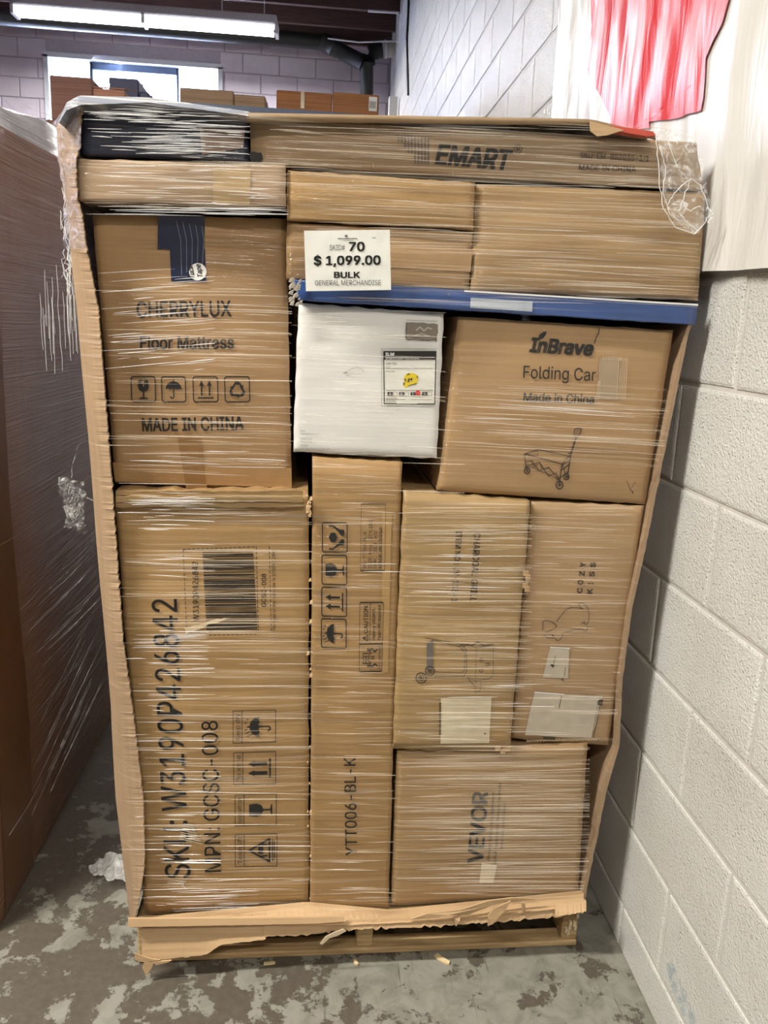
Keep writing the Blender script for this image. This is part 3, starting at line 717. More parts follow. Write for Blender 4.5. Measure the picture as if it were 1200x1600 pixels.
cv.line([K(440, 1280), K(420, 1440)], 1.6); cv.line([K(515, 1200), K(490, 1400)], 1.8); cv.line([K(495, 1190), K(520, 1190)], 2.2); cv.line([K(440, 1290), K(500, 1250)], 1.6); cv.line([K(430, 1340), K(495, 1290)], 1.4); cv.line([K(430, 1400), K(490, 1350)], 1.2); cv.line([K(445, 1290), K(480, 1400)], .9)
cv.line([K(520, 1180), K(562, 1045)], 2.6); cv.line([K(562, 1045), K(545, 1010), K(550, 970), K(585, 960), K(610, 965), K(605, 1000), K(580, 1040), K(565, 1050)], 1.3); cv.line([K(560, 1000), K(578, 975), K(598, 975), K(590, 1005), K(570, 1020)], .7, True)
for wx, wy, rr in ((130, 1340, 26), (420, 1470, 33), (480, 1395, 25)):
    p_ = K(wx, wy); cv.arc(p_, rr*.16, 0, math.tau, 1.7, 16, rr*.185); cv.disc(p_, rr*.07)
cv.line([K(420, 1400), K(420, 1470)], 2.0); cv.line([K(118, 1300), K(130, 1340)], 1.8)
c.pm(cv, M_ink2, 'wagon_drawing')
cv = Cv(); cv.line([(978, 750), (984, 764), (988, 768)], .6); cv.line([(992, 752), (986, 762)], .6); cv.disc((988, 769), 1.3, 8); c.pm(cv, M_ink2, 'dent_mark')

tall = Carton('slim_carton', [(488, 713), (629, 723), (607, 1429), (484, 1431)], .0, D, board('kraft_board_slim', (.485, .305, .13), .5, haze=.10), 'tall slim carton in the middle with a column of four handling symbols', bulge=.006, crush=.002)
c = tall
def Q(x, y): return (480+x*.175, 780+y*.175)
for (x0, y0, x1, y1), fn in (((136, 206, 356, 466), ic_hands), ((132, 496, 352, 754), lambda q: ic_glass(q, False)), ((130, 782, 350, 1037), ic_up), ((127, 1063, 346, 1317), lambda q: ic_umb(q, True))):
    cv = Cv([Q(x1, y1), Q(x1, y0), Q(x0, y0), Q(x0, y1)]); cv.frame(.04, .07); fn(cv); c.pm(cv, name='handling_symbol')
cv = Cv([Q(690, 632), Q(700, 40), Q(482, 38), Q(473, 630)]); cv.frame(.014, .03); c.pm(cv, name='print_border')
c.text('SKU: YTT006-BL-K', Q(525, 612), Q(528, 285), Q(495, 612)); c.text('SIZE: King   QTY:1PC', Q(572, 610), Q(582, 175), Q(542, 610)); c.text('G.W.:  20.8   KG', Q(617, 610), Q(625, 285), Q(588, 610)); c.text('MADE IN CHINA', Q(662, 610), Q(670, 245), Q(634, 610))
cv = Cv([Q(665, 1528), Q(680, 915), Q(468, 913), Q(462, 1526)]); cv.frame(.018, .04); cv.line([(.40, 0), (.40, 1)], .015); cv.line([(.40, .55), (1, .55)], .02)
c.pm(cv, name='caution_border')
c.text('CAUTION', Q(540, 1185), Q(540, 948), Q(504, 1185), bold=.01); c.text('Heavy object.', Q(605, 1250), Q(603, 962), Q(578, 1250), bold=.006); c.text('Team lift required.', Q(652, 1256), Q(655, 932), Q(627, 1256), bold=.006)
c.text('For 2 man tasks!', Q(652, 1508), Q(652, 1300), Q(632, 1508))
cv = Cv([Q(540, 1258), Q(540, 1200), Q(492, 1200), Q(492, 1258)]); cv.line([(.05, .05), (.95, .05), (.5, .92)], .14, True); cv.line([(.5, .3), (.5, .62)], .1); c.pm(cv, name='warning_triangle')
cv = Cv([Q(625, 1500), Q(625, 1310), Q(490, 1310), Q(490, 1500)])
cv.line([(.25, .55), (.72, .55), (.72, .95), (.25, .95)], .04, True); cv.line([(.28, .75), (.7, .75)], .03); cv.line([(.4, .6), (.4, .9)], .03); cv.line([(.56, .6), (.56, .9)], .03)
for sg, x_ in ((1, .12), (-1, .88)): cv.disc((x_, .62), .07); cv.line([(x_, .55), (x_-sg*.03, .32), (x_+sg*.1, .18), (x_, .02)], .07); cv.line([(x_, .5), (x_+sg*.18, .45)], .06)
for x_ in (.45, .55): cv.line([(x_, .2), (x_, .42)], .035)
c.pm(cv, name='lifting_symbol')
c.text('YTT006-BL-K', (558, 1335), (555, 1181), (540, 1335), bold=.004)
c.patch([(597, 800), (612, 801), (606, 1050), (596, 1050)], plain('tape_slim', (.40, .25, .10), .35, coat=.4), 'packing_tape', .0005)

grill = Carton('grill_carton', [(631, 768), (829, 783), (797, 1176), (614, 1171)], -.010, .75, B_grill, 'carton printed with a sideways charcoal grill drawing', bulge=.008, crush=.003)
c = grill
def GQ(x, y): return (630+x*.225, 820+y*.225)
c.text('CHARCOAL GRILL', (740, 831), (733, 937), (750, 832), bold=.006); c.text('ITEM NO.: JY-113-1', (712, 829), (704, 938), (721, 829), bold=.006)
cv = Cv(); q = lambda *p: [GQ(a, b) for a, b in p]
cv.line(q((500, 840), (620, 820), (620, 1040), (590, 1060), (490, 1070), (440, 1040)), .7); cv.line(q((500, 840), (495, 1160)), .6); cv.line(q((535, 1075), (530, 1140), (500, 1155)), .6)
cv.line(q((150, 775), (400, 815), (430, 850), (435, 1000), (415, 1040), (210, 1045)), .9); cv.line(q((205, 790), (390, 835), (420, 870), (420, 990), (405, 1015), (220, 1010)), .8)
cv.line(q((380, 835), (410, 815), (470, 825), (510, 800), (560, 830), (610, 820)), 1.4); cv.line(q((400, 840), (440, 815), (500, 840), (600, 838)), 1.0); cv.line(q((440, 1050), (490, 1105)), 1.1)
for x_, y_ in ((537, 925), (535, 1000), (582, 958)): cv.arc(GQ(x_, y_), 2.6, 0, math.tau, .9, 12)
for x_, y_, r_ in ((182, 1005, 7), (122, 1055, 8)): cv.arc(GQ(x_, y_), r_, 0, math.tau, 1.6, 18); cv.arc(GQ(x_, y_), r_*.5, 0, math.tau, .9, 12); cv.disc(GQ(x_, y_), r_*.25)
c.pm(cv, M_ink2, 'grill_drawing')
cv = Cv(); cv.poly(q((160, 815), (205, 785), (200, 1000), (160, 1000))); c.pm(cv, plain('grey_print', (.14, .12, .10), .7, coat=.3), 'grill_shelf_print', .001)
c.patch([(688, 1089), (767, 1088), (764, 1160), (688, 1161)], M_label, 'paper_label', .0008, label='blank pale paper label with ragged left edge')
cv = Cv()
for i in range(13): cv.poly([(685.5, 1096+i*4), (688.5, 1095+i*4), (688.5, 1098+i*4), (685.5, 1098.5+i*4)])
cv.disc((757, 1145), 1.4, 8); c.pm(cv, plain('hole_dark', (.05, .035, .02), .8), 'perforation', .0014)
g = G()
for (x_, y_) in ((818, 893), (821, 900), (817, 912), (820, 918), (774, 1167), (782, 1172), (790, 1168)):
    a = front(x_, y_, -.024); g.slab([a, a+Vector((.009, -.003, .004)), a+Vector((.012, 0, -.008)), a+Vector((.001, .001, -.010))], VD*.0015)
g.make('torn_flap', B_raw, grill.root)

cozy = Carton('plain_carton', [(831, 784), (1008, 791), (951, 1166), (800, 1155)], .004, .75, board('kraft_board_rosy', (.50, .34, .195), .45, haze=.08, stripes=.12), 'carton with a line-drawn sitting animal and spaced-out letters, nearest the white wall', bulge=.006, crush=.002)
c = cozy
def CQ(x, y): return (820+x*.2, 860+y*.2)
for t, x_, y_ in (('C', 440, 322), ('O', 446, 258), ('Z', 458, 190), ('Y', 466, 122), ('K', 518, 328), ('I', 526, 255), ('S', 535, 196), ('S', 544, 124)):
    hgt = 34 if t != 'I' else 9
    c.text(t, CQ(x_, y_), CQ(x_+2, y_-hgt), CQ(x_-40, y_), M_ink2, .03)
cv = Cv(); q = lambda *p: [CQ(a, b) for a, b in p]
cv.line(q((240, 545), (275, 500), (310, 455), (350, 435), (400, 435), (445, 448)), 1.0)
cv.line(q((445, 448), (420, 430), (410, 410), (430, 400), (460, 412), (480, 435), (492, 480), (492, 540), (482, 562), (465, 568), (450, 555), (460, 545)), .9)
cv.line(q((460, 548), (430, 562)), .8); cv.line(q((305, 627), (340, 622), (375, 605), (430, 605), (450, 612), (465, 620), (480, 612), (484, 600), (478, 588)), .9)
cv.line(q((133, 615), (135, 555), (150, 537), (190, 543), (225, 560), (240, 577), (225, 600), (190, 618), (157, 628)), .9)
cv.line(q((142, 655), (165, 670), (200, 675), (225, 672), (235, 685), (250, 692), (270, 682), (285, 660), (290, 635)), .9); cv.disc(CQ(210, 654), 1.5, 10)
c.pm(cv, M_ink2, 'animal_drawing')
M_lab2 = plain('scuffed_grey_label', (.48, .42, .33), .6, coat=.3)
c.patch([CQ(190, 742), CQ(340, 748), CQ(330, 990), CQ(135, 985)], M_lab2, 'paper_label', .0008)
c.patch([CQ(70, 1100), CQ(605, 1130), CQ(520, 1462), CQ(0, 1440)], M_lab2, 'paper_label', .0008, rag=.6)
cv = Cv(); cv.poly(q((190, 742), (340, 750), (340, 756), (190, 749))); cv.poly(q((70, 1096), (300, 1112), (300, 1120), (72, 1106))); c.pm(cv, M_white, 'torn_paper_edge', .0016)
cv = Cv(); cv.poly(q((190, 882), (225, 875), (215, 905), (205, 900))); cv.poly(q((272, 1000), (290, 985), (300, 1012))); cv.line(q((230, 818), (218, 870)), .8); cv.line(q((310, 900), (300, 975)), .6); cv.line(q((282, 1122), (262, 1222)), .9)
cv.poly(q((560, 1180), (580, 1155), (607, 1155), (600, 1205), (565, 1200))); cv.line(q((580, 1210), (535, 1455)), .8); cv.line(q((563, 1210), (522, 1450)), .5); cv.poly(q((140, 1452), (235, 1455), (232, 1478), (138, 1472))); cv.disc(CQ(572, 1475), 1.5, 8)
c.pm(cv, plain('hole_dark', (.05, .035, .02), .8), 'puncture', .0016)
cv = Cv()
for i in range(26): x_ = 822+i*4.4; cv.line([(x_, 1158.5+i*-.13), (x_+2.2, 1155.5+i*-.13), (x_+4.4, 1158.5+i*-.13)], .7)
c.pm(cv, M_torn2, 'exposed_fluting', .0016)

vev = Carton('bottom_carton', [(620, 1175), (919, 1162), (904, 1400), (611, 1418)], .002, D, board('kraft_board_ribbed', (.47, .31, .15), .6, haze=.17), 'carton at the lower right with bold lettering running upward', bulge=.006)
c = vev
def VQ(x, y): return (700+x*.125, 1200+y*.125)
c.text('VEVOR', (753, 1346), (761, 1236), (730, 1345), bold=.022)
c.text('Affordable, Reliable, Home Improvement', VQ(515, 1140), VQ(575, 275), VQ(478, 1140), M_print, .006); c.text('chnical Support and E-Warranty Certificate', VQ(590, 1175), VQ(660, 170), VQ(555, 1175), M_print, .006); c.text('www.vevor.com/support', VQ(670, 985), VQ(712, 415), VQ(640, 985), M_print, .006)
c.patch([VQ(415, 1165), VQ(605, 1190), VQ(560, 1425), VQ(385, 1425)], M_label, 'paper_label', .0008)

# ---------------- price card
sg = root('price_card', front(543, 455, -.045), 'white price card reading skid 70, stuck on the wrapped skid', 'sign')
Pq = [front(x, y, -.045) for x, y in ((475, 360.5), (609, 359), (611, 453), (478, 455))]
g = G(); g.slab(Pq, VD*.0015); g.make('card', plain('card_white', (.78, .79, .74), .35, coat=.6), sg)
def stext(t, p0, p1, ph, mat, bold):
    vs_, fs_, w_, h_ = glyphs(t, bold); A, B, H = Vector(p0), Vector(p1), Vector(ph); out = []
    for x, y in vs_: q_ = A+(B-A)*(x/w_)+(H-A)*(y/h_); out.append(front(q_.x, q_.y, -.0458))
    mk('lettering', out, fs_, mat, sg)
MT = plain('grey_type', (.10, .10, .10), .6)
stext('SKID#', (515, 391), (539, 391), (515, 382.5), MT, -.012); stext('70', (546, 392), (569, 392), (546, 378.5), BK, .03)
stext('$ 1,099.00', (491, 414), (594, 413), (491, 400.5), BK, .03); stext('BULK', (522.5, 434), (562, 434), (522.5, 425), BK, .03); stext('GENERAL MERCHANDISE', (492, 446), (595, 445.5), (492, 438), MT, -.012)
cv = Cv(); cv.line([(528, 372.8), (558, 372.8)], 1.3); cv.line([(536, 375.6), (552, 375.6)], .5)
cv.poly([(541, 366), (542.2, 368), (543.8, 367.6), (543.2, 369.4), (541.4, 370), (541.3, 371.4), (540.7, 371.4), (540.6, 370), (538.8, 369.4), (538.2, 367.6), (539.8, 368)]); cv.line([(582, 371.5), (587, 371.5)], .8)
mk('small_logo', [front(x, y, -.0458) for x, y in cv.v], cv.f, MT, sg)

# ================================================================== CARDBOARD SLEEVE of the skid
def lerp_pts(pts, y):
    for (x0, y0), (x1, y1) in zip(pts, pts[1:]):
        if y0 <= y <= y1: return x0+(x1-x0)*(y-y0)/(y1-y0)
    return pts[0][0] if y < pts[0][1] else pts[-1][0]
slv = root('cardboard_sleeve', sk(0, .5, .13), 'torn brown cardboard bin around the stacked cartons, open at the front', 'bin')
outer = [(108, 158), (88, 200), (92, 250), (105, 330), (112, 420), (120, 480), (144, 760), (164, 1000), (173, 1100), (181, 1250), (192, 1350), (203, 1436)]
inner = [(128, 152), (124, 230), (118, 252), (121, 312), (127, 330), (137, 400), (153, 480), (175, 760), (192, 1000), (206, 1100), (224, 1250), (226, 1350), (215, 1420), (209, 1440)]
g = G(); n = 0; ys = [158+i*(1434-158)/420 for i in range(421)]
R1 = []; R2 = []; R3 = []; R4 = []; R5 = []
for i, y_ in enumerate(ys):
    xo = lerp_pts(outer, y_)+math.sin(y_*.02)*.6; xi = lerp_pts(inner, y_)+noise.noise(Vector((y_*.13, 0, 0)))*2.2+noise.noise(Vector((y_*.9, 5, 0)))*2.0
    po = front(xo, y_, .030); pm_ = front(xo+(lerp_pts(inner, y_)-xo)*.35, y_, .006); pi = front(xi, y_, -.020)
    R1.append(po); R2.append(pm_); R3.append(pi); R4.append(pi+VD*.007); R5.append(po+VD*1.05)
L = len(ys); g.v = R5+R1+R2+R3+R4
for r_ in range(4):
    for i in range(L-1): g.f.append((r_*L+i, r_*L+i+1, (r_+1)*L+i+1, (r_+1)*L+i))
g.make('left_wall', B_rawdark, slv)
ro = [(1082, 505), (1076, 520), (1060, 600), (1036, 720), (1024, 780), (1006, 870), (988, 950), (973, 1060), (968, 1165), (948, 1235), (927, 1340), (915, 1400), (912, 1428)]
g = G(); A_ = []; Bv = []; C_ = []; D_ = []
for i in range(90):
    y_ = 505+i*(1428-505)/89; xo = lerp_pts(ro, y_); wv = noise.noise(Vector((y_*.1, 9, 0)))*1.5
    P = front(xo+wv, y_, -.008); P2 = front(xo+wv-6, y_, -.008)
    P3 = front(xo-14, y_, .04)
    P.x = min(P.x, W0+LEAN*P.z-.008)
    A_.append(P2); Bv.append(P); C_.append(P+VD*1.05); D_.append(P2+VD*1.05)
L = 90; g.v = D_+A_+Bv+C_
for r_ in range(3):
    for i in range(L-1): g.f.append((r_*L+i, r_*L+i+1, (r_+1)*L+i+1, (r_+1)*L+i))
g.make('right_wall', B_rawdark, slv)
def strip(name, top, bot, v0, v1, thick, mat, rag=1.5, n=70, par=slv, ragtop=0, freq=.25):
    """ragged sheet of board between two pixel polylines (x, y)"""
    def yat(pts, x):
        for (x0, y0), (x1, y1) in zip(pts, pts[1:]):
            if x0 <= x <= x1: return y0+(y1-y0)*(x-x0)/(x1-x0)
        return pts[0][1] if x < pts[0][0] else pts[-1][1]
    xa, xb = top[0][0], top[-1][0]; T = []; Bm = []
    for i in range(n+1):
        x_ = xa+(xb-xa)*i/n
        T.append(front(x_, yat(top, x_)+noise.noise(Vector((x_*freq, 4, 1)))*ragtop, v0)); Bm.append(front(x_, yat(bot, x_)+noise.noise(Vector((x_*freq, 1, 7)))*rag+noise.noise(Vector((x_*freq*4, 2, 7)))*rag*.6, v1))
    g = G(); m_ = n+1; d = VD*thick; g.v = T+Bm+[p+d for p in Bm]+[p+d for p in T]
    for r_ in range(4):
        for i in range(n): a = r_*m_+i; b_ = ((r_+1) % 4)*m_+i; g.f.append((a, b_, b_+1, a+1))
    g.f.append((0, 3*m_, 2*m_, m_)); g.f.append((n, m_+n, 2*m_+n, 3*m_+n))
    return g.make(name, mat, par)
strip('bottom_rim', [(200, 1440), (480, 1414), (610, 1426), (912, 1396)], [(196, 1449), (340, 1446), (540, 1446), (700, 1438), (914, 1416)], -.012, -.05, .01, B_raw, 1.0)
strip('bottom_flap', [(222, 1450), (345, 1447), (415, 1443)], [(226, 1502), (322, 1492), (346, 1476), (415, 1468)], -.035, -.05, .004, B_raw, 2.0, 40)
strip('bottom_flap', [(412, 1446), (545, 1440)], [(430, 1463), (480, 1461), (545, 1452)], -.042, -.048, .004, B_raw, 3, 30)
strip('bottom_flap', [(540, 1438), (700, 1432), (880, 1414)], [(540, 1453), (650, 1449), (760, 1442), (880, 1432)], -.042, -.05, .004, B_raw, 4.5, 80, freq=.12)
strip('bottom_flap', [(868, 1414), (916, 1408)], [(872, 1432), (918, 1424)], -.046, -.062, .006, B_raw, 2, 16)
strip('rim_fold', [(200, 1436), (500, 1434), (538, 1433)], [(198, 1449), (500, 1443), (538, 1440)], -.052, -.056, .005, B_raw, .8, 50)
g = G()
for pts in ([(210, 1490), (222, 1494), (238, 1499), (250, 1500), (226, 1504), (211, 1500)], [(226, 1503), (240, 1505), (236, 1514), (228, 1524), (222, 1512)], [(238, 1503), (268, 1501), (262, 1504), (244, 1508)]): g.slab([front(x, y, -.055) for x, y in pts], VD*.003)
g.make('torn_tab', B_raw, slv)
g = G(); g.slab([front(x, y, -.062) for x, y in ((536, 1452), (541, 1455), (528, 1462), (515, 1466), (504, 1476), (500, 1475), (508, 1464), (522, 1457))], VD*.002); g.make('torn_tab', M_torn2, slv)
g = G()
for pts in ([(640, 1437), (668, 1428), (720, 1422), (762, 1408), (800, 1403), (845, 1405), (800, 1408), (770, 1414), (730, 1430), (700, 1430), (660, 1436)], [(762, 1432), (772, 1420), (798, 1408), (790, 1422), (770, 1444), (762, 1447)], [(815, 1411), (820, 1411), (822, 1428), (816, 1428)], [(708, 1434), (720, 1430), (718, 1440), (712, 1448)]):
    g.slab([front(x, y, -.058+random.uniform(0, .01)) for x, y in pts], VD*.003)
g.make('torn_liner', B_raw, slv)
G().skbox((-.55, 1.06, .13), (.54, 1.07, 1.68)).make('back_wall', B_rawdark, slv)
# folded top sheet
top = []; g = G(); m_ = 61
rows = [[], [], [], []]
for i in range(m_):
    a = i/(m_-1); x_ = 385+(1025-385)*a; yt = 178+(2 if a < .3 else 0)+a*14+math.sin(a*9)*1.5 if a < .86 else 192+(a-.86)*150
    yt = 176+a*12 if a < .84 else 186+(a-.84)*150
    h_ = 14*(1-.35*a)
    rows[0].append(front(x_, yt, -.020)+VD*1.0); rows[1].append(front(x_, yt, -.032)); rows[2].append(front(x_, yt+h_+noise.noise(Vector((a*20, 0, 3)))*1.5, -.024)); rows[3].append(front(x_, yt+h_, -.016))
g.v = sum(rows, [])
for r_ in range(3):
    for i in range(m_-1): g.f.append((r_*m_+i, (r_+1)*m_+i, (r_+1)*m_+i+1, r_*m_+i+1))
ts = g.make('top_sheet', board('top_sheet_board', (.50, .36, .22), .3, haze=.15), slv, smooth=True)
g = G(); g.slab([front(x, y, -.036) for x, y in ((922, 189), (960, 199), (975, 203), (950, 211), (933, 213), (923, 205))], VD*.003); g.make('torn_tab', B_raw, slv)
g = G(); g.slab([front(x, y, -.034) for x, y in ((955, 196), (1020, 205), (1026, 212), (1012, 213), (958, 204))], VD*.02); g.make('red_tape', plain('red_tape', (.55, .06, .035), .25, coat=.6), slv)
strip('left_cap', [(92, 188), (104, 160), (124, 149), (230, 152), (388, 174)], [(92, 192), (104, 172), (126, 164), (230, 160), (388, 181)], -.030, -.034, .9, board('top_cap_film', (.22, .25, .33), 1, haze=.35), .8, 50)

# ================================================================== PALLET
pal = root('wooden_pallet', sk(0, .6, 0), 'worn wooden pallet under the wrapped stack of cartons', 'pallet')
def pbox(name, u0, v0_, z0, u1, v1_, z1, m=M_pallet, bev=.003): return G().skbox((u0, v0_, z0), (u1, v1_, z1), bev).make(name, m, pal)
for a, b_ in ((0.0, .045), (.42, .52), (.62, .72), (1.06, 1.20)): pbox('bottom_board', -.508, a, 0.001, .508, b_, .017)
for u_ in (-.508, -.018, .470): pbox('stringer', u_, .006, .017, u_+.038, 1.2, .106)
vv = 0.0
while vv < 1.15: pbox('deck_board', -.508, vv, .106, .508, vv+.09, .122); vv += .138
g = G()
for k in range(7): 
    u_ = random.uniform(.475, .5); z_ = random.uniform(.03, .09); g.skbox((u_, -.002, z_), (u_+.006, .008, z_+.012))
g.make('splinter', M_torn2, pal)

# ================================================================== STRETCH FILM: folds and strands
M_str = plain('film_fold', (.90, .82, .70), .18, alpha=.30)
M_str.node_tree.nodes['Principled BSDF'].inputs['Specular IOR Level'].default_value = .9
M_strb = plain('film_fold_bright', (.93, .94, .95), .10, alpha=.62)
film = root('stretch_film', sk(0, -.02, .14), 'clear stretch film pulled in taut horizontal folds around the main skid', 'film')
def strands(regs, mat, name, v=-.030, wmin=.0004, wmax=.0013):
    g = G()
    for (x0, x1, y0, y1, cnt, l0, l1, sl) in regs:
        for _ in range(cnt):
            l = random.uniform(l0, l1)*random.choice((1, 1, .5)); xa = random.uniform(x0, max(x0+1, x1-l*.6)); y_ = random.uniform(y0, y1); s_ = sl+random.gauss(0, .012)
            w_ = random.uniform(wmin, wmax); ns = 4; ph_ = random.uniform(0, 6); b = len(g.v)
            for i in range(ns+1):
                a = i/ns; xx = xa+l*a
                xx = min(xx, x1+6, (lerp_pts(ro, y_) if y_ > 505 else 1098)-5)
                P = front(xx, y_+s_*l*a+math.sin(ph_+a*3)*.5, v+noise.noise(Vector((xx*.03, y_*.1, 0)))*.002); hw = w_*(.25+math.sin(math.pi*a)*.75)
                g.v += [P+Vector((0, 0, hw)), P-VD*hw*.9, P-Vector((0, 0, hw))]
            for i in range(ns):
                for k_ in (0, 1): q_ = b+i*3+k_; g.f.append((q_, q_+1, q_+4, q_+3))
    o = g.make(name, mat, film); tag(o, kind='stuff'); return o
strands([ # x0 x1 y0 y1 count len len slope
    (180, 482, 770, 1410, 75, 60, 300, .0), (488, 612, 725, 1425, 55, 40, 125, .01),
    (620, 825, 785, 1170, 85, 60, 200, .01), (800, 985, 790, 1160, 45, 40, 160, .02), (612, 915, 1170, 1400, 130, 80, 300, -.005),
    (690, 1040, 600, 700, 34, 90, 340, .05), (450, 1090, 265, 470, 90, 70, 350, .035), (395, 1040, 190, 290, 45, 60, 300, .05),
    (120, 445, 250, 325, 36, 40, 220, .03), (145, 450, 440, 740, 55, 60, 280, .02), (460, 690, 480, 710, 26, 60, 220, .05), (450, 720, 490, 780, 26, 40, 150, .03)], M_str, 'fold')
strands([(176, 330, 768, 830, 26, 30, 160, .02), (180, 330, 850, 900, 8, 40, 130, .02), (190, 320, 980, 1030, 22, 40, 150, .0), (200, 330, 1030, 1180, 26, 30, 110, .0), (205, 340, 1180, 1400, 34, 20, 130, .0),
         (222, 400, 1390, 1425, 26, 30, 150, -.03), (150, 330, 420, 580, 44, 30, 160, -.06), (180, 440, 690, 760, 10, 60, 200, .03), (130, 385, 165, 245, 70, 20, 150, .03), (200, 315, 212, 240, 24, 60, 120, .01), (125, 300, 160, 190, 26, 30, 120, .06), (150, 440, 255, 322, 30, 15, 90, .02), (130, 445, 322, 336, 16, 60, 250, .02),  # pale strands over the black parcel stand in for its gloss highlights
         (680, 1010, 610, 660, 8, 90, 250, .05), (620, 820, 860, 930, 14, 60, 190, .015), (490, 620, 860, 900, 5, 40, 110, .0), (620, 860, 1050, 1150, 12, 60, 180, .0)], M_strb, 'fold_highlight', -.031, .0003, .0009)
M_soft = plain('film_fold_soft', (.86, .74, .58), .30, alpha=.08)
strands([(612, 915, 1170, 1402, 90, 100, 300, -.005), (620, 825, 785, 1172, 90, 70, 200, .01), (800, 985, 790, 1160, 50, 50, 170, .02), (180, 482, 770, 1415, 90, 100, 300, 0), (488, 612, 725, 1425, 60, 60, 125, .01),
         (450, 1090, 265, 470, 80, 100, 400, .035), (690, 1040, 590, 720, 26, 150, 340, .05), (150, 450, 440, 740, 30, 80, 280, .02), (395, 1080, 190, 290, 40, 80, 300, .05), (120, 445, 250, 325, 24, 80, 300, .03)], M_soft, 'soft_fold', -.029, .0015, .0035)
# strands with loose ends beside the left wall of the sleeve
g = G()
def crumple(g, pts_fn, nu, nv, amp, fr, seed):
    b = len(g.v)
    for j in range(nv+1):
        for i in range(nu+1):
            P = pts_fn(i/nu, j/nv); q_ = P*fr+Vector((seed, 0, 0))
            P = P + Vector((noise.noise(q_), noise.noise(q_+Vector((7, 0, 0))), noise.noise(q_+Vector((0, 9, 0)))))*amp
            P = P + Vector((noise.noise(q_*2.7), noise.noise(q_*2.7+Vector((7, 0, 0))), noise.noise(q_*2.7+Vector((0, 9, 0)))))*amp*.5
            g.v.append(P)
    for j in range(nv):
        for i in range(nu): a = b+j*(nu+1)+i; g.f.append((a, a+1, a+nu+2, a+nu+1))
M_loose = film_mat('loose_film', .12, fold=.45, sc=60)
# hanging flap and balled end at the upper right
cl = [(1018, 200, 1085, 212), (1030, 225, 1092, 235), (1032, 255, 1098, 262), (1034, 290, 1104, 292), (1040, 320, 1112, 322), (1052, 345, 1106, 345), (1075, 362, 1094, 362)]
def flap(a, b):
    t = b*(len(cl)-1); k = min(int(t), len(cl)-2); f_ = t-k
    x0 = cl[k][0]*(1-f_)+cl[k+1][0]*f_; y0_ = cl[k][1]*(1-f_)+cl[k+1][1]*f_; x1 = cl[k][2]*(1-f_)+cl[k+1][2]*f_; y1_ = cl[k][3]*(1-f_)+cl[k+1][3]*f_
    return front(x0*(1-a)+x1*a, y0_*(1-a)+y1_*a, -.046)
g = G(); crumple(g, flap, 40, 70, .006, 30, 2); o = g.make('hanging_flap', M_loose, film); tag(o, 'crumpled clear film end hanging at the upper right corner')
g = G()
def ring(pts, v, r, seed):
    P = [front(x, y, v)+Vector((noise.noise(Vector((x*.2, y*.2, seed)))*.003, noise.noise(Vector((x*.2, seed, 5)))*.003, 0)) for x, y in pts]
    g.tube(P, [r*(.6+.6*abs(noise.noise(Vector((i*.7, seed, 0))))) for i in range(len(P))], 5)
def dens(pts, n=5):
    out = []
    for (a, b), (c_, d) in zip(pts, pts[1:]):
        for i in range(n): out.append((a+(c_-a)*i/n, b+(d-b)*i/n))
    return out+[pts[-1]]
ring(dens([(1024, 205), (1029, 250), (1030, 290), (1037, 325), (1055, 355), (1085, 366), (1100, 350), (1108, 335), (1104, 315), (1095, 290), (1080, 279), (1065, 290), (1052, 305), (1042, 320)]), -.055, .0012, 1)
ring(dens([(1080, 279), (1072, 300), (1060, 330), (1070, 345), (1090, 360)]), -.055, .0011, 2); ring(dens([(1104, 325), (1112, 330), (1114, 338), (1106, 348)]), -.055, .002, 3)
ring(dens([(1030, 230), (1040, 260), (1036, 300), (1046, 335), (1062, 345)]), -.054, .0010, 4); ring(dens([(1045, 225), (1058, 262), (1075, 280)]), -.054, .0009, 5); ring(dens([(1062, 318), (1078, 330), (1092, 322), (1100, 330)]), -.054, .001, 6)
g.make('flap_fold', M_strb, film)
# film drawn round the left top corner and hanging in rags between the two skids
def lfl(a, b):
    ys_ = 165+b*225; xo = lerp_pts(outer, max(ys_, 160))-4-8*math.sin(b*9)*.4; xi = lerp_pts(inner, ys_)
    return front(xo*(1-a)+xi*a, ys_, -.03+.05*(1-a))
g = G(); crumple(g, lfl, 14, 60, .006, 28, 11); g.make('corner_film', film_mat('corner_film', .12, (.62, .62, .78), .12, .35, 50), film)
g = G()
for k in range(26):
    x_ = random.uniform(96, 112); y_ = random.uniform(250, 430); n_ = 6
    ring([(x_+random.uniform(-3, 5)+i*.6, y_+i*random.uniform(5, 10)) for i in range(n_)], .03, .0009, k)
    x_ = random.uniform(60, 118); y_ = random.uniform(500, 590); ring([(x_+i*1.2, y_-90+i*22) for i in range(5)], .12, .0006, 40+k)
g.make('ragged_edge', M_strb, film)
def cl2(a, b): return front(92+a*36+b*6, 745+b*85, .06)
g = G(); crumple(g, cl2, 16, 34, .016, 35, 21); 
for k in range(7): ring(dens([(104+k*3, 750+k*5), (98+k*2, 780+k*3), (106+k*4, 812-k*4), (118, 775+k*6)]), .05, .0012, 60+k)
ring(dens([(125, 690), (112, 730), (112, 760), (130, 775), (146, 782)]), .05, .001, 71)
g.make('film_rag', film_mat('rag_film', .04, fold=.35, sc=70), film)
g = G()
for k in range(16):
    x_ = random.uniform(120, 160); y_ = random.uniform(830, 960); l = random.uniform(60, 150)
    ring([(x_-l*.62*i/4, y_+l*.62*i/4+2*math.sin(i)) for i in range(5)], .10, .0005, 80+k)
for k in range(16):
    x_ = random.uniform(120, 165); y_ = random.uniform(960, 1120); l = random.uniform(80, 200)
    ring([(x_-l*.42*i/4, y_+l*.9*i/4) for i in range(5)], .12, .0005, 120+k)
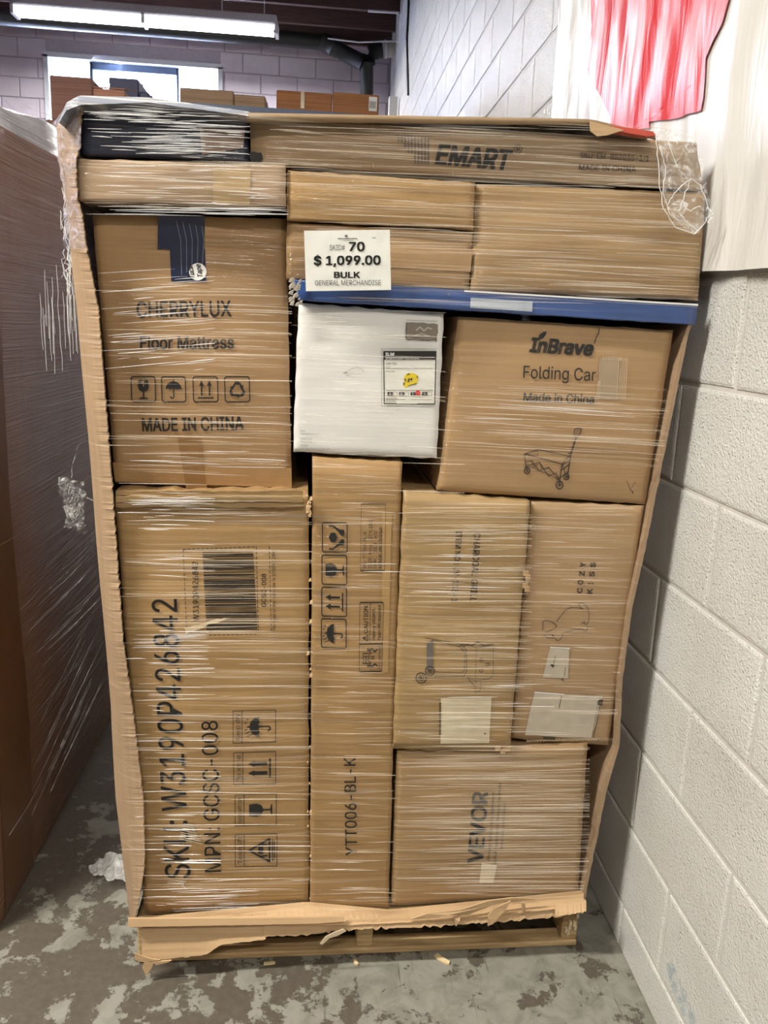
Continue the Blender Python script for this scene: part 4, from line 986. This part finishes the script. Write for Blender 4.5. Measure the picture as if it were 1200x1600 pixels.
g.make('stray_strand', film_mat('stray_film', .04, fold=.14, sc=40), film)

# scrap of film on the floor behind the left corner
def scrap(a, b):
    c0 = onZ(168, 1425, .0); ang = a*2.2-1.2; r_ = .02+.075*b
    return c0+Vector((.02+r_*math.cos(ang+2.2)*1.1, .06+r_*math.sin(ang+1.2), .035+.035*math.sin(a*5)*b))
g = G(); crumple(g, scrap, 26, 18, .014, 22, 31)
for i, p_ in enumerate(g.v): p_.z = max(p_.z, .003)
o = g.make('film_scrap', film_mat('scrap_film', .5, (.72, .72, .70), .2, .4, 30)); tag(o, 'crumpled clear plastic scrap on the floor at the left pallet corner', 'plastic')

# wood chips on the floor
M_chip = wood('fresh_splinter', (.55, .42, .22), (.72, .58, .34))
for (x_, y_, l, wd, an, lab) in ((691, 1501, .040, .012, -.75, 'largest pale wood splinter on the floor in front of the pallet'), (556, 1506, .016, .008, -1.2, 'small square wood chip on the floor under the middle stringer'), (421, 1507, .026, .006, .1, 'thin wood sliver on the floor before the left flap')):
    c0 = onZ(x_, y_, 0); g = G(); ca, sa = math.cos(an), math.sin(an)
    pts = [(-.5, -.4), (-.2, -.5), (.35, -.42), (.5, -.1), (.42, .45), (-.1, .38), (-.45, .5)]
    g.slab([c0+Vector((p*l*ca-q_*wd*sa, p*l*sa+q_*wd*ca, .001)) for p, q_ in pts], Vector((0, 0, .005))); o = g.make('wood_chip', M_chip); tag(o, lab, 'wood chip')

# ================================================================== LEFT SKID
ls = root('wrapped_skid', (-1.40, .75, 0), 'second tall skid in dark film-wrapped cardboard along the left edge', 'skid')
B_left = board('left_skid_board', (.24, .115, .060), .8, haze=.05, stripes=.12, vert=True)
g = G(); NU, NV = 40, 60
def lsf(a, b):   # side facing the main skid
    Y = .085+a*1.35; z = .003+b*1.80
    x = -.852+.012*math.sin(a*7+b*3)*b+.006*math.sin(b*9)+.02*min(1, b*4)*math.sin(math.pi*a)*.6
    return Vector((x, Y, z))
for j in range(NV+1):
    for i in range(NU+1): g.v.append(lsf(i/NU, j/NV))
for j in range(NV):
    for i in range(NU): a = j*(NU+1)+i; g.f.append((a, a+1, a+NU+2, a+NU+1))
per0 = [j*(NU+1) for j in range(NV+1)]; per1 = [j*(NU+1)+NU for j in range(NV+1)]
b = len(g.v); g.v += [g.v[k]+Vector((-1.05, 0, 0)) for k in per0]; b2 = len(g.v); g.v += [g.v[k]+Vector((-1.05, 0, 0)) for k in per1]
for j in range(NV): g.f.append((per0[j], per0[j+1], b+j+1, b+j)); g.f.append((per1[j+1], per1[j], b2+j, b2+j+1)); g.f.append((b+j, b+j+1, b2+j+1, b2+j))
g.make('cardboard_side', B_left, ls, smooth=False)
# film shoulder sloping in to the top
g = G(); cap = []
for i in range(31):
    a = i/30; P = lsf(a, 1.0); cap.append(P)
hts = [.10+.02*math.sin(i*.5) for i in range(31)]
g.v = cap+[p+Vector((-.035, 0, h_*.75)) for p, h_ in zip(cap, hts)]+[p+Vector((-.16, 0, h_)) for p, h_ in zip(cap, hts)]+[p+Vector((-1.05, 0, .1)) for p in cap]
for r_ in range(3):
    for i in range(30): a = r_*31+i; g.f.append((a, a+1, a+32, a+31))
g.f.append((0, 31, 62, 93)); g.f.append((30, 123, 92, 61))
g.make('film_shoulder', board('pale_film_top', (.50, .50, .56), 1, haze=.3, vert=False), ls, smooth=True)
g = G()
rs = random.Random(5)
for k in range(90):
    z_ = rs.choice((rs.uniform(1.45, 1.86), rs.uniform(1.6, 1.86), rs.uniform(.1, 1.8))); y0_ = rs.uniform(.09, 1.2); l = rs.uniform(.15, .6); P0 = Vector((-.815+.006, y0_, z_)); sl = rs.uniform(-.12, .12)
    g.tube([P0, P0+Vector((.003, l*.5, sl*l*.5)), P0+Vector((0, l, sl*l))], .0005, 3, False)
o = g.make('film_fold', film_mat('dark_side_film', .14, fold=.2, sc=20), ls); tag(o, kind='stuff')
g = G(); bw = [(lsf(.04, i/40)+Vector((.0015, 0, 0)), lsf(.17, i/40)+Vector((.0035, 0, 0))) for i in range(41)]
g.v = [p for q in bw for p in q]; g.f = [(2*i, 2*i+1, 2*i+3, 2*i+2) for i in range(40)]
g.make('doubled_film_band', plain('dark_brown_film', (.15, .072, .032), .35, coat=.5), ls)  # added strip giving the browner tone of doubled film, near edge

# ================================================================== FLAG ON THE RIGHT WALL
flg = root('wall_banner', wall(1100, 422, .02), 'white plastic banner with a red maple leaf hung on the right wall', 'banner')
a0 = wall(880, 0, .02); a1 = wall(866, 176, .02); zb = wall(1150, 415, .02).z
sp = (a0.y-a1.y)/(a0.z-a1.z)
def sheet(Y, z, off=.012):
    wv = .005*math.sin(Y*17+z*1.3)+.0025*math.sin(Y*41+z*3)+.006*noise.noise(Vector((Y*6, z*1.5, 0)))+.004*noise.noise(Vector((Y*20, z*7, 3)))
    return Vector((W0+LEAN*z-off-.012-wv, Y, z))
g = G(); NU, NV = 190, 110; Z1 = 3.6
for j in range(NV+1):
    for i in range(NU+1):
        z = zb+(Z1-zb)*j/NV; Yl = a1.y+sp*(z-a1.z); Yr = -1.3; Y = Yl+(Yr-Yl)*i/NU
        z_ = z + (0.012*math.sin(Y*4) if j == 0 else 0); g.v.append(sheet(Y, z_))
for j in range(NV):
    for i in range(NU): a = j*(NU+1)+i; g.f.append((a, a+1, a+NU+2, a+NU+1))
def plastic(name, col, rough):
    m, t, b = nt(name); N = t.nodes.new; L_ = t.links.new; b.inputs['Base Color'].default_value = (*col, 1); b.inputs['Roughness'].default_value = rough
    g_ = N('ShaderNodeNewGeometry'); mp = N('ShaderNodeMapping'); mp.inputs['Scale'].default_value = (14, 14, 3); L_(g_.outputs['Position'], mp.inputs[0])
    n_ = N('ShaderNodeTexNoise'); n_.inputs['Scale'].default_value = 1; n_.inputs['Detail'].default_value = 4; n_.inputs['Distortion'].default_value = 1.0; L_(mp.outputs[0], n_.inputs['Vector'])
    bp = N('ShaderNodeBump'); bp.inputs['Strength'].default_value = .5; bp.inputs['Distance'].default_value = .012; L_(n_.outputs['Fac'], bp.inputs['Height']); L_(bp.outputs[0], b.inputs['Normal']); return m
g.make('sheet', plastic('white_banner_plastic', (.66, .65, .62), .35), flg, smooth=True)
lp = [(922, -4), (924, 40), (922, 55), (913, 70), (904, 86), (915, 106), (930, 130), (940, 155), (950, 180), (953, 196), (990, 203), (1015, 200), (1014, 190), (1050, 185), (1096, 173), (1100, 150), (1101, 120), (1102, 90), (1112, 66), (1128, 35), (1140, -4), (1165, -90), (1120, -70), (1095, -160), (1060, -110), (1030, -210), (1000, -100), (960, -130), (965, -50)]
yz = []
for x_, y_ in lp: P = wall(x_, y_, .03); yz.append((P.y, P.z))
bm = bmesh.new(); 
P3 = [Vector((a, b_, 0)) for a, b_ in yz]; vv_ = [bm.verts.new(p) for p in P3]
for t in tessellate_polygon([P3]):
    try: bm.faces.new([vv_[i] for i in t])
    except ValueError: pass
for _ in range(8):
    es = [e for e in bm.edges if e.calc_length() > .016]
    if es: bmesh.ops.subdivide_edges(bm, edges=es, cuts=1); bmesh.ops.triangulate(bm, faces=bm.faces[:])
bm.verts.index_update(); vs_ = [sheet(v.co.x, v.co.y, .0165) for v in bm.verts]; fs_ = [[v.index for v in f.verts] for f in bm.faces]; bm.free()
o = mk('maple_leaf', vs_, fs_, plastic('red_banner_plastic', (.62, .025, .03), .38), flg, smooth=True); o['label'] = 'red maple leaf print'

# ================================================================== BACKGROUND
# twin-tube ceiling lamp
YL = 6.8; A0 = onY(20, 18, YL); A1 = onY(432, 46, YL)
lam = root('fluorescent_lamp', (A0+A1)/2, 'long white two-tube ceiling lamp hanging in front of the far window', 'lamp')
x0, x1, zl = A0.x, A1.x, (A0.z+A1.z)/2
g = G(); g.box((x0, YL-.03, zl+.055), (x1, YL+.17, zl+.125), .006); g.add([(x0, YL-.06, zl+.03), (x1, YL-.06, zl+.03), (x1, YL+.02, zl+.075), (x0, YL+.02, zl+.075)], [(0, 1, 2, 3), (3, 2, 1, 0)])
g.make('housing', plain('lamp_enamel', (.55, .55, .60), .35), lam)
xm = onY(224, 30, YL).x
M_tube = plain('lit_tube', (.9, .9, .9), .3, emis=((1, .95, .82), 9))
for a, b_ in ((x0+.03, xm-.02), (xm+.02, x1-.03)):
    for dy in (0.0, .12): G().tube([(a, YL+dy, zl), (b_, YL+dy, zl)], .019 if dy else .024, 12).make('tube', M_tube, lam, smooth=True)
for x_ in (x0, xm, x1): G().box((x_-.015, YL-.03, zl-.03), (x_+.015, YL+.15, zl+.06)).make('lamp_holder', plain('lamp_enamel', (.55, .55, .60), .35), lam)
for px in (347, 413):
    P = onY(px, 20, YL+.06); G().tube([(P.x, YL+.06, zl+.12), (P.x, YL+.06, ZC-.22)], .004, 5).make('hanger_wire', M_frame, lam)
l_ = area('lamp_light', ((x0+x1)/2, YL+.05, zl-.05), ((x0+x1)/2, YL+.05, 0), x1-x0, .15, 230, (1, .95, .90))
# black drain pipe
YP = 7.75; M_abs = plain('black_pipe_plastic', (.006, .007, .009), .6)
pp = root('drain_pipe', onY(572, 100, YP), 'black plastic drain pipe under the ceiling by the far corner', 'pipe')
def Y_(x, y): return onY(x, y, YP)
G().tube([Y_(-60, 22), Y_(430, 60), Y_(500, 66), Y_(512, 69)], .075, 16).make('pipe_run', M_abs, pp, True)
G().tube([Y_(508, 68), Y_(566, 98)], .080, 16).make('pipe_run', M_abs, pp, True)
G().tube([Y_(503, 64), Y_(520, 73)], .092, 16).make('coupling', M_abs, pp, True)
G().tube([Y_(573, 92), Y_(573, 142), Y_(573, 260)], .070, 16).make('down_pipe', M_abs, pp, True)
G().tube([Y_(574, 100), Y_(574, 90), Y_(580, 82), Y_(590, 78), Y_(597, 77)], .086, 16).make('elbow', M_abs, pp, True)
wp = root('pipe_coupling', onY(612, 76, YP), 'white plastic pipe sleeve joining the black drain pipe to the right wall', 'pipe')
G().tube([Y_(596, 77), Y_(634, 77)], .080, 16).make('sleeve', plain('white_pvc', (.60, .60, .62), .35), wp, True)
for x_ in (600, 612, 626): G().tube([Y_(x_, 77), Y_(x_+4, 77)], .088, 16).make('collar', plain('white_pvc', (.60, .60, .62), .35), wp, True)
# cable and conduit by the far right corner
P1 = wall(638, 4, .02); 
ca = G().tube([wall(639, -30, .012), wall(638, 20, .012), wall(636, 60, .012), wall(637, 110, .012), wall(638, 148, .012)], .012, 6).make('wall_cable', M_abs); tag(ca, 'thin dark cable hanging down the white wall near the far corner', 'cable')
tr = G().box((W0-.17, 6.95, 2.6), (W0-.085, 7.05, 3.62), .004).make('junction_box', plain('box_white', (.6, .6, .6), .5)); tag(tr, 'small pale box low on the right wall near the far corner', 'box')
cd = root('conduit', (.2, 6.4, 4.3), 'thin white conduit running under the dark joists to the right wall', 'conduit')
G().tube([onY(575, 17, 6.4), onY(622, 20, 6.4), onY(621, 66, 6.4)], .012, 6).make('conduit_run', M_frame, cd); G().tube([onY(512, 60, 7.4), onY(560, 66, 7.4), onY(622, 64, 7.4)], .008, 6).make('conduit_run', M_frame, cd)

# storage rack carrying the boxes seen over the skid
YR = 3.2
rk = root('storage_rack', (-.6, YR+.4, 0), 'steel storage rack behind the skids carrying boxes, mostly hidden', 'rack')
M_st = plain('rack_steel', (.10, .13, .22), .4)
zs = onY(512, 169, YR).z - .03
x0, x1 = -.98, .50
G().box((x0, YR-.05, zs-.05), (x1, YR+.85, zs)).make('shelf', M_st, rk); G().box((x0, YR-.05, 1.1), (x1, YR+.85, 1.15)).make('shelf', M_st, rk)
for x_ in (x0, x1-.05):
    for yy in (YR-.05, YR+.80): G().box((x_, yy, 0), (x_+.05, yy+.05, zs)).make('upright', M_st, rk)
def farbox(name, pts, dep, mat, lab, yy=YR, grp=None, zbot=None, extra=None):
    """pts: TL TR BR BL pixels of the front face"""
    P = [onY(x, y, yy) for x, y in pts]; z0_ = zbot if zbot is not None else min(p.z for p in P)
    x0_, x1_ = (P[0].x+P[3].x)/2, (P[1].x+P[2].x)/2; z1_ = (P[0].z+P[1].z)/2
    r = root(name, ((x0_+x1_)/2, yy+dep/2, z0_), lab, 'box', grp)
    G().box((x0_, yy, z0_), (x1_, yy+dep, z1_), .006).make('carton_body', mat, r)
    G().box((x0_-.001, yy+dep*.5-.025, z1_-.0005), (x1_+.001, yy+dep*.5+.025, z1_+.001)).make('packing_tape', M_gum, r)
    return r, x0_, x1_, z0_, z1_
M_or = board('orange_far_board', (.50, .21, .07), .2, haze=.03); M_br = board('rosy_far_board', (.34, .17, .13), 0); M_bl = plain('dark_blue_far', (.05, .06, .16), .5)
M_tan = board('pale_far_board', (.50, .33, .22), .3)
r, bx0, bx1, bz0, bz1 = farbox('shelf_carton', [(432, 142), (519, 144), (519, 172), (432, 170)], .35, M_or, 'orange-brown carton left of the two side by side above the skid', zbot=zs)
G().box(((bx0+bx1)/2-.02, YR-.0025, bz0+.02), ((bx0+bx1)/2+.0, YR, bz1)).make('packing_tape', M_gum, r)
r, bx0, bx1, bz0, bz1 = farbox('shelf_carton', [(520, 144), (592, 148), (592, 174), (520, 172)], .35, M_or, 'orange-brown carton with a white barcode label near the pipe', zbot=zs)
G().box((bx1-.055, YR-.003, bz0+.03), (bx1-.01, YR, bz1-.012)).make('white_label', M_white, r); 
g = G()
for i in range(7): g.box((bx1-.050+i*.005, YR-.004, bz0+.045), (bx1-.048+i*.005, YR-.003, bz1-.035))
g.make('barcode', M_print, r)
farbox('pale_carton', [(281, 137), (365, 141), (365, 170), (281, 168)], .3, M_tan, 'pale flat carton in front of the right window pane', zbot=zs)
farbox('pale_carton', [(366, 146), (415, 151), (415, 172), (366, 170)], .3, M_tan, 'smaller pale carton right of the window', zbot=zs)
YQ = 3.4; zq = onY(112, 190, YQ).z
rk2 = root('wrapped_pallet_stack', (-1.75, YQ+.6, 0), 'stack behind the left skid carrying rosy cartons below the window', 'stack')
bx = onY(70, 150, YQ).x
G().box((bx, YQ-.02, .13), (bx+.66, YQ+1.0, zq), .01).make('carton_body', M_br, rk2); G().box((bx, YQ-.02, .001), (bx+.66, YQ+1.0, .12), .005).make('pallet', M_pallet, rk2)
farbox('rosy_carton', [(79, 117), (145, 122), (145, 190), (79, 188)], .45, M_br, 'tall rosy-brown carton against the left window pane', YQ, zbot=zq+.001)
r, bx0, bx1, bz0, bz1 = farbox('open_carton', [(146, 137), (195, 141), (195, 190), (146, 188)], .30, board('peach_far_board', (.62, .30, .20), 0), 'carton with a pale orange slanted lid below the window', YQ, zbot=zq+.001)
G().slab([(bx0, YQ, bz1+.002), (bx1, YQ, bz1+.002), (bx1+.02, YQ+.25, bz1+.06), (bx0+.05, YQ+.25, bz1+.06)], (0, 0, .005)).make('lid', board('peach_far_board', (.62, .30, .20), 0), r)
farbox('dark_blue_crate', [(171, 119), (217, 125), (217, 190), (171, 188)], .25, M_bl, 'dark blue box standing against the middle window pane', YQ+.42, zbot=zq+.001)
farbox('dark_blue_crate', [(218, 143), (233, 144), (233, 190), (218, 188)], .2, M_bl, 'small low dark box right of the dark blue crate', YQ+.42, zbot=zq+.001)
print('blocks right', nblk, 'far', nb)

JOINED = {'label_print', 'dashed_border', 'ragged_edge', 'torn_paper_edge', 'puncture', 'perforation', 'exposed_fluting', 'helmet_detail', 'scuff', 'barcode', 'splinter', 'torn_liner', 'torn_flap', 'striped_logo', 'frayed_corner', 'torn_corner', 'stray_strand', 'crease_glints', 'small_logo', 'tape_edge', 'wagon_drawing', 'grill_drawing', 'animal_drawing'}
for o in bpy.data.objects:
    if o.type == 'MESH' and o.name.split('.')[0] in JOINED: o['kind'] = 'stuff'
